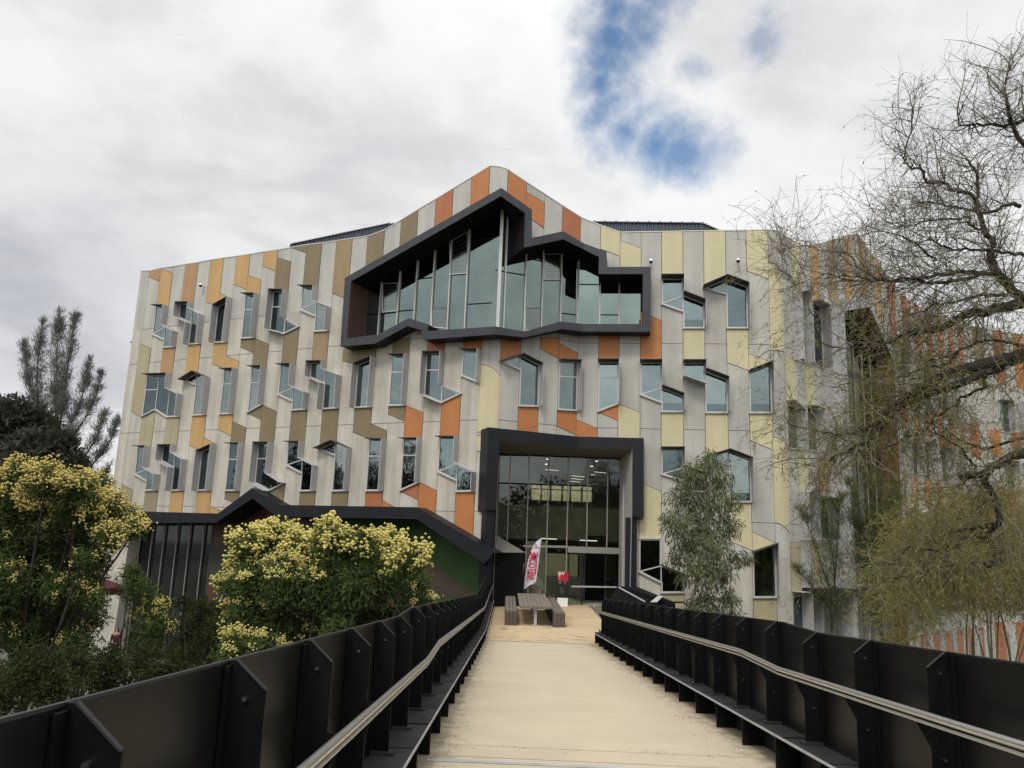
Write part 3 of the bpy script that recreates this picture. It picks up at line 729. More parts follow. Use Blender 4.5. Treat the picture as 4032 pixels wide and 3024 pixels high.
for x0, x1 in ((2240, 2290), (2385, 2434)):
    a, b = G(x0, 2175), G(x1, 2383); dr.poly([(a[0], GY+.06, FLOOR), (b[0], GY+.06, FLOOR), (b[0], GY+.06, a[2]), (a[0], GY+.06, a[2])], 'clear')
    for xx in (a[0], b[0]): dr.box((xx, GY+.05, (a[2]+FLOOR)/2), (.03, .04, (a[2]-FLOOR)/2), 'charcoal')
a, b = G(2250, 2309), G(2440, 2312); dr.bar(a-[0, .0, 0], b, .03, .07, 'frame')
dr.box((G(2460, 2200)[0], GY-.6, .3), (.22, .05, 2.8), 'fin')
sub(dr.build('door'), por_o)
# hall behind the glass
hall = MB(); x0, x1 = g_bl[0]-2.5, g_br[0]+3.5; yb_ = GY+14; zt = 6.2
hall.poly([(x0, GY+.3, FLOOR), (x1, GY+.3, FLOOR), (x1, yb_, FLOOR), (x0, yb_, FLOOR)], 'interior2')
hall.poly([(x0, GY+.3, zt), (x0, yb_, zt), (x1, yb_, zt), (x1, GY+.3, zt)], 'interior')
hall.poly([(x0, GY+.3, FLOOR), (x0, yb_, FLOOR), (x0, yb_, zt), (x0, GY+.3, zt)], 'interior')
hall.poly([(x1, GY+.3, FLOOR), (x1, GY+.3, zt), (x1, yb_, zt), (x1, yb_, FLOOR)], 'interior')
# rear wall with a real window opening on each floor
def rear(zs, xs):
    pass
wx0, wx1 = at(2095, 1900, yb_)[0], at(2330, 1900, yb_)[0]
wz0, wz1 = at(2200, 1972, yb_)[2], at(2200, 1912, yb_)[2]
lx0, lx1 = at(2150, 2200, yb_)[0], at(2275, 2200, yb_)[0]
lz0, lz1 = at(2200, 2290, yb_)[2], at(2200, 2180, yb_)[2]
for (a, b, c, d) in ((x0, x1, wz1, zt), (x0, wx0, wz0, wz1), (wx1, x1, wz0, wz1), (x0, x1, lz1, wz0), (x0, lx0, lz0, lz1), (lx1, x1, lz0, lz1), (x0, x1, FLOOR-.5, lz0)):
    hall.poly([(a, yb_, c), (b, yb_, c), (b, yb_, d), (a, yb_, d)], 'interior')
for i in range(1, 6):
    xx = wx0+(wx1-wx0)*i/6+random.uniform(-.1, .1); hall.box((xx, yb_-.05, (wz0+wz1)/2), (.06, .05, (wz1-wz0)/2), 'interior')
hall.box(((wx0+wx1)/2, yb_-.05, wz0+(wz1-wz0)*.72), ((wx1-wx0)/2, .03, .03), 'interior')
hall.poly([(x0-4, yb_+9, -3), (x1+4, yb_+9, -3), (x1+4, yb_+9, 9), (x0-4, yb_+9, 9)], 'cream')
# mezzanine floor edge, stairs and counters seen through the glass
mz = at(2200, 1990, GY+4)[2]
hall.box(((x0+x1)/2, GY+7, mz-.9), ((x1-x0)/2, 3, .85), 'interior')
hall.box((at(2190, 2250, GY+6)[0], GY+6, FLOOR+.55), (1.6, .4, .5), 'interior2')
hall.box((at(2345, 2250, GY+4)[0], GY+4, FLOOR+1.6), (.5, .3, 1.6), 'soffit')
for i in range(5): hall.box((at(2285+i*9, 2250, GY+5)[0], GY+5, FLOOR+1.5), (.03, .03, 1.5), 'fin')
hall.box((at(2110, 2250, GY+1.5)[0], GY+1.5, FLOOR+1.4), (.5, .3, 1.4), 'interior2')
sub(hall.build('hall'), por_o)
lm = MB()
for px, py in ((2156, 1808), (2151, 1828), (2349, 1816), (2330, 1836)):
    c = at(px, py, GY+3); lm = MB(); lm.box(c, (.065, .065, .02), 'lamp'); sub(lm.build('ceiling_light'), por_o)
for xa, ya, xb, yb in ((2146, 1849, 2200, 1853), (2252, 1873, 2302, 1878), (2250, 1884, 2297, 1889), (2245, 1895, 2285, 1898), (2340, 1858, 2386, 1862), (2325, 1869, 2343, 1870), (2250, 1912, 2290, 1917)):
    lm = MB(); lm.bar(at(xa, ya, GY+8), at(xb, yb, GY+8), .05, .03, 'tube'); sub(lm.build('ceiling_light'), por_o)
for xa, ya, xb, yb in ((2133, 2120, 2192, 2123), (2283, 2127, 2351, 2130)): lm = MB(); lm.bar(at(xa, ya, GY+3), at(xb, yb, GY+3), .06, .04, 'lamp'); sub(lm.build('ceiling_light'), por_o)

# ---- ground floor below the black canopy band
OFC = .9
def ap(px, py, off): P, u = plane_off(10, off); return hit_plane(px, py, P, u)
ctop = [(425, 2010), (858, 2022), (991, 1922), (1100, 1988), (1640, 1997), (1945, 2175)]
clow = [(425, 2060), (851, 2058), (994, 1962), (1088, 2034), (1640, 2044), (1906, 2220)]
cb = MB(); TT = [ap(*p, OFC) for p in ctop]; LL = [ap(*p, OFC) for p in clow]
nA = np.array([*nrm(10), 0])
for i in range(5):
    cb.poly([LL[i], LL[i+1], TT[i+1], TT[i]], 'charcoal')
    cb.poly([TT[i], TT[i+1], TT[i+1]-nA*OFC, TT[i]-nA*OFC], 'charcoal')
    cb.poly([LL[i+1], LL[i], LL[i]-nA*(OFC+.7), LL[i+1]-nA*(OFC+.7)], 'soffit')
    # thin seams of the cladding sheets
    L_ = np.linalg.norm(TT[i+1]-TT[i]); m_ = max(1, int(L_/1.1))
    for j in range(m_):
        t = j/m_; a = LL[i]*(1-t)+LL[i+1]*t; b = TT[i]*(1-t)+TT[i+1]*t; cb.bar(a+nA*.003, b+nA*.003, .012, .006, 'ledge', up=nA)
cb.poly([LL[0], TT[0], TT[0]-nA*OFC, LL[0]-nA*OFC], 'charcoal')
can_o = bparts('canopy_band', cb)
lw = MB(); OL = -.7
def lowpoly(pts, key, off): lw.poly([ap(*p, off) for p in pts], key, True)
def down(px, py, off): p = ap(px, py, off); return np.array([p[0], p[1], GROUND])
lo = [(838, 2048), (851, 2048), (994, 1950), (1092, 2026), (1640, 2034), (1925, 2215)]
P_ = [ap(*p, OL) for p in lo]; lw.poly([down(838, 2055, OL)]+[down(1925, 2220, OL)]+P_[::-1], 'darkwall', True)
lowpoly([(838, 2055), (851, 2048), (994, 1952), (1092, 2028), (1240, 2032), (1210, 2100), (1110, 2100), (1008, 2036), (845, 2160)], 'brownred', OL+.012)
lowpoly([(820, 2300), (845, 2300), (840, 2700), (800, 2700)], 'brownred', OL+.012)
lowpoly([(1330, 2034), (1640, 2036), (1925, 2218), (1925, 2290), (1890, 2335), (1700, 2390), (1250, 2400)], 'greenwall', OL+.012)
lowpoly([(1650, 2180), (1800, 2290), (1880, 2350), (1650, 2350)], 'brownwall', OL+.02)
low_o = bparts('ground_floor_wall', lw)
wg = MB(); q = [ap(*p, OL+.03) for p in ((886, 2215), (886, 2165), (975, 2128), (1060, 2128), (1060, 2215))]; wg.poly(q, 'glass', True); gw = bparts('window', wg)
fr = MB()
for i in range(5): fr.bar(q[i]+nA*.02, q[(i+1) % 5]+nA*.02, .07, .05, 'charcoal', up=nA)
fr.bar(ap(973, 2128, OL+.05), ap(973, 2215, OL+.05), .05, .05, 'charcoal', up=nA); sub(fr.build('frame'), gw)
# tall dark glazing at the left
cg = MB(); a, b = ap(505, 2050, OL-.2), ap(838, 2050, OL-.2)
cg.poly([(a[0], a[1], GROUND), (b[0], b[1], GROUND), (b[0], b[1], a[2]+.5), (a[0], a[1], a[2]+.5)], 'glassdark' if 'glassdark' in M else 'glass')
M['glassdark'] = mat('dark_curtain_glass', (.055, .06, .06), .05, .7, noise=(.8, .25))
cg.keys = ['glassdark']; cw = bparts('curtain_wall', cg)
mu = MB()
for px in (512, 548, 594, 641, 692, 742, 797, 836):
    p = ap(px, 2160, OL-.12); mu = MB(); mu.box((p[0], p[1], (GROUND+a[2]+.5)/2), (.022, .05, (a[2]+.5-GROUND)/2), 'dimframe'); sub(mu.build('mullion'), cw)
for py in (2195, 2370): mu = MB(); mu.bar(ap(520, py, OL-.14), ap(830, py, OL-.14), .05, .10, 'charcoal'); sub(mu.build('transom'), cw)
# pale raking column at the left corner
cl = MB()
t0, t1 = ap(455, 2035, -.2), ap(525, 2035, -.2)
bx = np.array([XY[-1][0], XY[-1][1]])
cl.prism([(bx[0]-.05, bx[1]-.1, GROUND), (bx[0]+1.45, bx[1]-.8, GROUND), (t1[0], t1[1], t1[2]+.3), (t0[0]-.4, t0[1], t0[2]+.3)],
         [(bx[0]+.3, bx[1]+.7, GROUND), (bx[0]+1.8, bx[1]+.0, GROUND), (t1[0]+.3, t1[1]+.8, t1[2]+.3), (t0[0]-.1, t0[1]+.8, t0[2]+.3)], 'concrete')
bparts('corner_column', cl)
# dark wedge walls between the canopy and the entrance
wd = MB()
A0, A1 = at(1905, 2182, 36.0), at(2062, 2178, 36.9)
wd.prism([(A0[0], A0[1], -3.2), (A1[0], A1[1], -3.2), (A1[0], A1[1], A1[2]), (A0[0], A0[1], A0[2])],
         [(A0[0], A0[1]+2.5, -3.2), (A1[0], A1[1]+1.9, -3.2), (A1[0], A1[1]+1.9, A1[2]), (A0[0], A0[1]+2.5, A0[2])], 'blackmetal')
B0, B1, B2 = at(1950, 2105, 37.6), at(2070, 2176, 37.2), at(1925, 2178, 35.9)
wd.poly([B0, B2, B1], 'ceil'); wd.poly([TT[5], B1, B2], 'ceil')
bparts('porch_wall', wd)

# ---- roofs behind the parapet
def corr(pts_top, zbot, depth, name, teeth):
    mb = MB(); pts_top = [np.array(p) for p in pts_top]
    for a, b in zip(pts_top, pts_top[1:]):
        L_ = np.linalg.norm((b-a)[:2]); n = max(1, int(L_/.2))
        d = (b-a)/n; nn = np.array([d[1], -d[0], 0]); nn = nn/np.linalg.norm(nn)
        for i in range(n):
            p = a+d*i; q_ = a+d*(i+1)
            for u, v, o1, o2 in ((0, .3, 0, 0), (.3, .5, 0, .05), (.5, .8, .05, .05), (.8, 1, .05, 0)):
                s, e = p+d*u+nn*o1, p+d*v+nn*o2
                mb.poly([(s[0], s[1], zbot), (e[0], e[1], zbot), e, s], 'roof')
            if teeth and i % 3 == 0: mb.prism([p+nn*.1, p+d*.9+nn*.1, p+d*.8+nn*.1+[0, 0, .13]], [p-nn*depth, p+d*.9-nn*depth, p+d*.8-nn*depth+[0, 0, .13]], 'roof')
        mb.poly([a+nn*.12, b+nn*.12, b-nn*depth, a-nn*depth], 'roof'); mb.poly([a+nn*.12, a+nn*.12+[0, 0, .05], b+nn*.12+[0, 0, .05], b+nn*.12], 'frame' if not teeth else 'roof')
    return bparts(name, mb)
corr([at(1143, 963, 44), at(1535, 880, 46), at(1600, 878, 49)], 11, 8, 'metal_roof', False)
corr([at(2330, 877, 43), at(2762, 882, 42.5), at(2830, 912, 46)], 11, 8, 'metal_roof', True)
# flat roof deck so the building has a body
rf = MB(); outline = [XY[k] for k in range(-1, 38)]
rf.poly([(p[0]-nrm(min(max(i-1, 0), 36))[0]*.3, p[1]+1.6, 12.6) for i, p in enumerate(outline)]+[(14, 54, 12.6), (-26, 54, 12.6)], 'roof', True)
bparts('roof_deck', rf)
rr_ = MB()
a, b = at(3150, 951, 46), at(3237, 948, 50)
rr_.bar(a, b, .05, .05, 'steel'); rr_.bar(a-[0, 0, .35], b-[0, 0, .35], .04, .04, 'steel')
for i in range(6): p = a+(b-a)*i/5; rr_.bar(p, p-[0, 0, 1.1], .04, .04, 'steel', up=(1, 0, 0))
bparts('roof_railing', rr_)

# ---- right hand wing (D) and the far wing (E)
wg = MB(); palD = [Y, 'w', Y, 'w', Am, 'w', Y, 'w', Y, 'w', T2, 'w', Ru, 'w', Am, 'w', Ru, 'w', O, 'w', Ru, 'w', Be, 'w', Ru, 'w']
def wsub(k0, k1, z0a, z0b, z1a, z1b, key, off=0.):
    n = nrm(k0); a = XY[k0]+n*off; b = XY[k0+1]+n*off
    wg.poly([(*a, z0a), (*b, z0b), (*b, z1b), (*a, z1a)], key)
for k in range(38, 79):
    wsub(k, k+1, GROUND, GROUND, ROOF[k], ROOF[k+1], 'concrete2')
    n = nrm(k); a, b = XY[k], XY[k+1]; wg.poly([(*a, ROOF[k]), (*b, ROOF[k+1]), (*(b-n*.4), ROOF[k+1]), (*(a-n*.4), ROOF[k])], 'frame')
    wg.poly([(*(b-n*.4), ROOF[k+1]-3), (*(a-n*.4), ROOF[k]-3), (*(a-n*.4), ROOF[k]), (*(b-n*.4), ROOF[k+1])], 'concrete2')
    rowz = [(12.3, 99), (6.9, 9.1), (2.8, 4.8), (-1.7, .7), (-6.4, -3.9)]
    e = k-38
    for r_, (za, zb) in enumerate(rowz):
        if (e+r_) % 2 == 0: continue
        if k >= 64: key = random.choice([Ru, O, Ru, T])
        elif e < 3: key = Cr if r_ < 3 else Be
        elif e < 12: key = (Am, Y, T2, Y)[(e//2+r_) % 4]
        else: key = random.choice([Ru, O, Am, Ru, T])
        h0 = za+random.choice([0, 0, .4]); h1 = min(zb, ROOF[k]-.04) if zb > 50 else zb+random.choice([0, .3, 0])
        h1b = min(zb, ROOF[k+1]-.04) if zb > 50 else h1
        dz = random.choice([0, .45, 0]) if e > 2 else 0
        wsub(k, k+1, h0-.02, h0-.02-dz, h1+.015, h1b+.015, 'joint', .006)
        wsub(k, k+1, h0, h0-dz, h1, h1b, key, .014)
for z in (9.58, 5.55, 1.47, -2.6):
    for k in range(38, 79): wsub(k, k+1, z-.012, z-.012, z+.012, z+.012, 'joint', .003)
bparts('wing_wall', wg)
def wbox(k, z0, z1, depth=.5, w=1, slope=0., rnd=None):
    a, b = XY[k], XY[k+w]; L_ = np.linalg.norm(b-a); d = (b-a)/L_; n = nrm(k)
    P = [(0, z0), (L_, z0), (L_, z1+slope), (0, z1)]
    def wq(p, off): r = a+d*p[0]+n*off; return np.array((r[0], r[1], p[1]))
    g = MB(); g.poly([wq(p, .02) for p in P], random.choice(['glassC', 'glassD', 'glass'])); win = bparts('window', g)
    fr = MB(); fb = MB(); ins = outset(P, -.06); outp = outset(P, .03)
    for i in range(4):
        j = (i+1) % 4
        fr.prism([wq(P[i], .05), wq(P[j], .05), wq(ins[j], .05), wq(ins[i], .05)], [wq(P[i], 0), wq(P[j], 0), wq(ins[j], 0), wq(ins[i], 0)], 'frame', capb=False)
        if i in (1, 2) or (i == 3 and (k % 3 == 0)):
            fb.prism([wq(P[i], depth), wq(P[j], depth), wq(outp[j], depth), wq(outp[i], depth)], [wq(P[i], 0), wq(P[j], 0), wq(outp[j], 0), wq(outp[i], 0)], 'fin', capb=False)
    fb_o = fb.build('hood'); fb_o.parent = win; fr_o = fr.build('frame'); fr_o.parent = win
for r_, (z0, z1) in enumerate(((9.2, 12.3), (4.9, 7.0), (.8, 2.9), (-3.8, -1.6))):
    ks = [39, 41, 50, 52, 54, 56, 59, 61] if r_ % 2 == 0 else [38, 40, 42, 51, 53, 55, 58, 60]
    if r_ == 3: ks = list(range(38, 48))
    for k in ks:
        if z1+.3 > ROOF[k] or r_ < 3 and 42 <= k <= 49: continue
        wbox(k, z0+random.uniform(-.1, .1), z1+random.uniform(-.1, .2), slope=random.choice([0, .35, -.3]))
for k in (67, 69, 71, 73, 75):
    for z0, z1 in ((9.0, 11.2), (4.9, 7.0), (.8, 2.9)): wbox(k, z0, z1)
# tall red-brown bay on the wing
tb = MB(); ka, kb = 42, 49
n = nrm(43); d = UD; a, b = XY[ka], XY[kb]; L_ = np.linalg.norm(b-a)
def tq(s, z, off): r = a+d*s+n*off; return np.array((r[0], r[1], z))
so_ = [(0, -5.6), (L_, -5.6), (L_, 11.0), (L_*.52, 13.6), (0, 12.6)]; si_ = [(.45, -5.1), (L_-.45, -5.1), (L_-.45, 10.7), (L_*.52, 13.05), (.45, 12.1)]
for i in range(5):
    j = (i+1) % 5
    tb.poly([tq(*so_[i], 1.0), tq(*so_[j], 1.0), tq(*si_[j], 1.0), tq(*si_[i], 1.0)], 'fin')
    tb.poly([tq(*so_[j], 1.0), tq(*so_[i], 1.0), tq(*so_[i], 0), tq(*so_[j], 0)], 'fin')
    tb.poly([tq(*si_[i], 1.0), tq(*si_[j], 1.0), tq(*si_[j], .03), tq(*si_[i], .03)], 'rustwall')
M['baydark'] = winglass('dark_bay_glass', (.07, .075, .065), .1)
M['rustwall'] = mat('rust_red_panel', (.13, .048, .022), .6, noise=(1.5, .25))
tb.poly([tq(*p, .03) for p in si_], 'baydark', True)
to = bparts('tall_bay', tb)
tm = MB()
for s in np.linspace(1.3, L_-1.3, 5): tm = MB(); tm.bar(tq(s, -5.1, .06), tq(s, 11, .06), .06, .06, 'dimframe', up=(1, 0, 0)); sub(tm.build('mullion'), to)
for z in (-2.5, 1.5, 5.5, 9.5): tm = MB(); tm.bar(tq(.45, z, .06), tq(L_-.45, z, .06), .06, .3, 'charcoal'); sub(tm.build('transom'), to)
# ledge bands on the lower wing
lb = MB(); lb.bar(np.array([*(XY[39]+nrm(39)*.6), -1.4]), np.array([*(XY[60]+nrm(39)*.6), -1.4]), 1.2, .25, 'charcoal'); bparts('ledge', lb)

# ------------------------------------------------------------------ ground, deck, landing
def lvl(name, mb, label=None):
    o = mb.build(name); tag(o, kind='structure'); return o
M['grass'] = mat('rough_ground', (.06, .06, .03), .95, noise=(.6, .5), bump=(3, .6))
M['paving'] = mat('paving', (.11, .105, .095), .9, noise=(.8, .2), speck=(14, .3))
gr = MB(); gr.poly([(-700, -300, GROUND), (700, -300, GROUND), (700, 1200, GROUND), (-700, 1200, GROUND)], 'grass'); lvl('ground', gr)
pv = MB(); pv.poly([(-45, 36, GROUND+.01), (-4, 33, GROUND+.01), (-1, 40, GROUND+.01), (-24, 60, GROUND+.01), (-60, 60, GROUND+.01)], 'paving'); lvl('forecourt_paving', pv)
HILL = mat('far_hill', (.03, .038, .022), .95, noise=(.05, .3)); M['hill'] = HILL
hl = MB()
prev = None
for i in range(81):
    an = R(-75+150*i/80); r_ = 420; h = 8+6*math.sin(i*.31)+3*math.sin(i*.9+1)
    p = (r_*math.sin(an), r_*math.cos(an))
    if prev: hl.poly([(prev[0][0], prev[0][1], GROUND-1), (p[0], p[1], GROUND-1), (p[0]*1.15, p[1]*1.15, GROUND+h), (prev[0][0]*1.15, prev[0][1]*1.15, GROUND+prev[1])], 'hill')
    prev = (p, h)
lvl('hills', hl)

ST = .00889; SLP = -.04622; S1 = 25.7
ZL = -1.6+SLP*S1
def dz(s): return -1.6+SLP*s if s <= S1 else ZL+(s-S1)*.0245
def BP(t, s, h=0.): return np.array([t+ST*s, s, dz(s)+h])
def deckmat():
    m = mat('sand_concrete_deck', (.475, .41, .30), .85, noise=(1.1, .07), speck=(45, .12), bump=(80, .15))
    nt = m.node_tree; N = nt.nodes; L = nt.links; b = N['Principled BSDF']
    src = b.inputs['Base Color'].links[0].from_socket
    tc = N.new('ShaderNodeTexCoord'); sp = N.new('ShaderNodeSeparateXYZ'); L.new(tc.outputs['Object'], sp.inputs[0])
    nz = N.new('ShaderNodeTexNoise'); nz.inputs['Scale'].default_value = 5; nz.inputs['Detail'].default_value = 8; L.new(tc.outputs['Object'], nz.inputs['Vector'])
    # leaf litter and dirt that lies along both edges of the deck
    ab = N.new('ShaderNodeMath'); ab.operation = 'SUBTRACT'; L.new(sp.outputs[0], ab.inputs[0]); ab.inputs[1].default_value = 1.05
    a2 = N.new('ShaderNodeMath'); a2.operation = 'ABSOLUTE'; L.new(ab.outputs[0], a2.inputs[0])
    a3 = N.new('ShaderNodeMath'); a3.operation = 'MULTIPLY_ADD'; L.new(nz.outputs[0], a3.inputs[0]); a3.inputs[1].default_value = .9; L.new(a2.outputs[0], a3.inputs[2])
    mr = N.new('ShaderNodeMapRange'); mr.interpolation_type = 'SMOOTHSTEP'; mr.inputs[1].default_value = 1.85; mr.inputs[2].default_value = 2.35; L.new(a3.outputs[0], mr.inputs[0])
    mf = N.new('ShaderNodeMath'); mf.operation = 'MULTIPLY'; L.new(mr.outputs[0], mf.inputs[0]); mf.inputs[1].default_value = .75
    mx = N.new('ShaderNodeMix'); mx.data_type = 'RGBA'; L.new(mf.outputs[0], mx.inputs['Factor']); L.new(src, mx.inputs['A']); mx.inputs['B'].default_value = (.17, .125, .075, 1)
    L.new(mx.outputs['Result'], b.inputs['Base Color']); return m
M['deck'] = deckmat()
M['landing'] = mat('orange_sand_paving', (.47, .36, .22), .85, noise=(.9, .1), speck=(40, .12))
M['groove'] = mat('deck_groove', (.33, .275, .19), .9)
M['marks'] = mat('board_marks', (.30, .21, .12), .9, noise=(4, .2))
dk = MB(); ss = [-3, 2, 6, 8.45, 12, 16, 20, S1]
for a, b in zip(ss, ss[1:]): dk.poly([BP(-1.1, a), BP(2.95, a), BP(2.95, b), BP(-1.1, b)], 'deck')
dk.poly([BP(-1.1, -3, -.35), BP(-1.1, S1, -.35), BP(2.95, S1, -.35), BP(2.95, -3, -.35)], 'deck')
for t in (-1.1, 2.95):
    q = [BP(t, -3, -.35), BP(t, S1, -.35), BP(t, S1, 0), BP(t, -3, 0)]; dk.poly(q if t > 0 else q[::-1], 'deck')
for s, w, j in ((8.42, .012, .3), (9.0, .010, .28), (11.75, .006, .3), (14.6, .006, .25), (18.5, .006, .25), (22.3, .006, .2)):
    dk.poly([BP(-.73, s, .004), BP(2.6, s-j*.4, .004), BP(2.6, s-j*.4+w, .004), BP(-.73, s+w, .004)], 'groove')
dk.poly([BP(-.73, 8.14, .004), BP(2.6, 8.06, .004), BP(2.6, 8.17, .004), BP(-.73, 8.25, .004)], 'fin')
lvl('footbridge_deck', dk)
ld = MB(); LX0, LX1 = -1.15, 2.62
for a, b in ((S1, 28), (28, 33), (33, GY+.3)):
    ld.poly([BP(LX0 if a < 30 else -2.2, a), BP(LX1+(0 if a < 28 else .9), a), BP(LX1+.9, b) if a >= 28 else BP(LX1+.9, b), BP(LX0 if b < 30 else -2.2, b)], 'landing')
ld.poly([BP(LX0, S1, .006), BP(LX1+.9, S1, .006), BP(LX1+.9, S1+.07, .006), BP(LX0, S1+.07, .006)], 'groove')
for i in range(60):
    s = 26+random.random()*9; t = random.uniform(-.6, 2.2); L_ = random.uniform(.12, .42)
    ld.poly([BP(t, s, .005), BP(t+L_, s-.02, .005), BP(t+L_, s+.03, .005), BP(t, s+.045, .005)], 'marks')
ld.poly([BP(-2.2, GY+.3), BP(-2.2, S1), BP(-2.2, S1, -1), BP(-2.2, GY+.3, -1)], 'darkwall')
lvl('landing', ld)
bs = MB()
for s in (-1, 5, 11, 17, 23, 29, 34):
    for t in (-.6, 2.4): bs.box((t+ST*s, s, (dz(s)-.35+GROUND)/2), (.18, .18, (dz(s)-.35-GROUND)/2), 'charcoal')
bs.bar(BP(-.8, -3, -.55), BP(-.8, S1, -.55), .2, .4, 'charcoal'); bs.bar(BP(2.65, -3, -.55), BP(2.65, S1, -.55), .2, .4, 'charcoal')
o = bs.build('bridge_trestle'); tag(o, 'dark steel trestle legs and beams carrying the footbridge deck', 'trestle')

# ------------------------------------------------------------------ parapets
def parapet(side, s_end, label):
    root = empty('parapet', tuple(BP(-1 if side < 0 else 2.85, 8))); tag(root, label, 'parapet', 'black steel parapets of the footbridge')
    inv = Matrix.Translation(-Vector(root.location))
    def par(o, p=root):
        if p is root: o.parent = root; o.matrix_parent_inverse = inv
        else: o.parent = p
        return o
    if side < 0: tk, tp, ts, th = -.73, -.91, -1.06, -.79
    else: tk, tp, ts, th = 2.60, 2.74, 2.90, 2.63
    sg = -1 if side < 0 else 1
    def top(s): return 1.295 if s < 8.0 else (1.295+.055*(s-8)/1.0 if s < 9.0 else 1.35)
    h0_, h1_ = (.875, .97) if side < 0 else (.912, .99)
    def hr(s): return h0_ if s < 8.2 else (h0_+(h1_-h0_)*(s-8.2)/1.5 if s < 9.7 else h1_)
    posts = [2.08+1.175*i for i in range(-4, 60)]; posts = [s for s in posts if s < s_end]
    sm = MB(); sv = sorted(set([-3, 8, 9, S1]+posts+[s_end])); sv = [s for s in sv if s <= s_end]
    for a, b in zip(sv, sv[1:]):
        # screen folded slightly at every post
        ma = (a+b)/2
        fr_ = [BP(ts, a, .02), BP(ts, b, .02), BP(ts, b, top(b)-.014), BP(ts, a, top(a)-.014)]
        bk_ = [p+np.array([sg*.012, 0, 0]) for p in fr_]
        sm.prism(fr_, bk_, 'mesh')
    par(sm.build('screen'))
    cp = MB()
    for a, b in zip(sv, sv[1:]): cp.bar(BP(ts+sg*.006, a, top(a)-.008), BP(ts+sg*.006, b, top(b)-.008), .013, .010, 'ledge')
    par(cp.build('top_rail'))
    lg = MB()
    for a, b in zip(sv, sv[1:]):
        q = [BP(tk, a, .30), BP(tk, b, .30), BP(ts, b, .30), BP(ts, a, .30)]
        lg.prism(q, [p-np.array([0, 0, .012]) for p in q], 'ledge')
        lg.bar(BP(tk, a, .30), BP(tk, b, .30), .012, .02, 'fin')
        if a >= 0: lg.bar(BP(tk, a+.3, .302), BP(ts, a+.3, .302), .012, .004, 'blackmetal')
    par(lg.build('ledge'))
    for s in posts:
        if s < 1.5: continue
        pm = MB(); t_ = .014
        if side < 0: prof = [(ts, .29), (tp, .31), (tp, top(s)-.11), (ts+.03, top(s)-.004), (ts, top(s)-.004)]
        else: prof = [(ts, .29), (tp, .31), (tp, top(s)-.11), (ts-.03, top(s)-.004), (ts, top(s)-.004)]
        f_ = [BP(t, s, h) for t, h in prof]; b_ = [BP(t, s+t_, h) for t, h in prof]
        pm.prism(f_, b_, 'blackmetal', tess=True)
        pm.bar(BP(ts-sg*.01, s-.03, .3), BP(ts-sg*.01, s-.03, top(s)-.02), .06, .012, 'blackmetal', up=(1, 0, 0))
        pm.box(BP((tp+ts)/2, s, .315), (.12, .05, .012), 'ledge')
        # edge highlight of the folded flange
        a, b = BP(prof[2][0], s-.003, prof[2][1]+.004), BP(prof[3][0], s-.003, prof[3][1]+.004); pm.bar(a, b, .018, .006, 'ledge')
        # bracket that carries the handrail
        pm.prism([BP(tp, s, hr(s)-.03), BP(th, s, hr(s)-.03), BP(tp, s, hr(s)-.22)], [BP(tp, s+.012, hr(s)-.03), BP(th, s+.012, hr(s)-.03), BP(tp, s+.012, hr(s)-.22)], 'blackmetal')
        po_ = par(pm.build('post'))
        for t, h in (((tp+ts)/2+sg*-.0, top(s)-.14), ((tp+ts)/2, .62)):
            bo = MB(); p = BP(t, s-.012, h); bo.tube([p-[0, .006, 0], p+[0, .012, 0]], .010, 'bolt', 8); bo.build('bolt').parent = po_
    for s in posts:
        if s < 3: continue
        kp = MB(); q = s+.45
        for o_ in (0,):
            f_ = [BP(tk-sg*.0, q, .005), BP(tk+sg*.24, q, .005), BP(tk+sg*.24, q, .29), BP(tk, q, .29)]
            kp.prism(f_, [p+np.array([0, .012, 0]) for p in f_], 'blackmetal')
        kp.prism([BP(tk+sg*.24, q, .005), BP(tk+sg*.24, q+1.17, .005), BP(tk+sg*.24, q+1.17, .29), BP(tk+sg*.24, q, .29)],
                 [BP(tk+sg*.25, q, .005), BP(tk+sg*.25, q+1.17, .005), BP(tk+sg*.25, q+1.17, .29), BP(tk+sg*.25, q, .29)], 'charcoal')
        par(kp.build('kick_plate'))
    hm = MB(); hs = [-2, 2, 5, 8.35, 9.7, 15, 20, S1, min(s_end+(.9 if side > 0 else .2), 40)]
    hm.tube([BP(th, s, hr(s)) for s in hs], .023, 'steel', 14)
    hm.tube([BP(th+sg*.0, s, hr(s)-.045) for s in hs], .012, 'steel', 8)
    if side > 0:
        p = BP(th, hs[-1], hr(20)); hm.tube([p, p+[.09, 0, 0]], .02, 'steel', 10)
    par(hm.build('handrail', smooth=True))
    return root
parapet(-1, 36.2, 'long black steel parapet with handrail and ledge on the left of the footbridge')
parapet(1, 26.3, 'shorter black steel parapet with handrail on the right of the footbridge, ending at the paving')

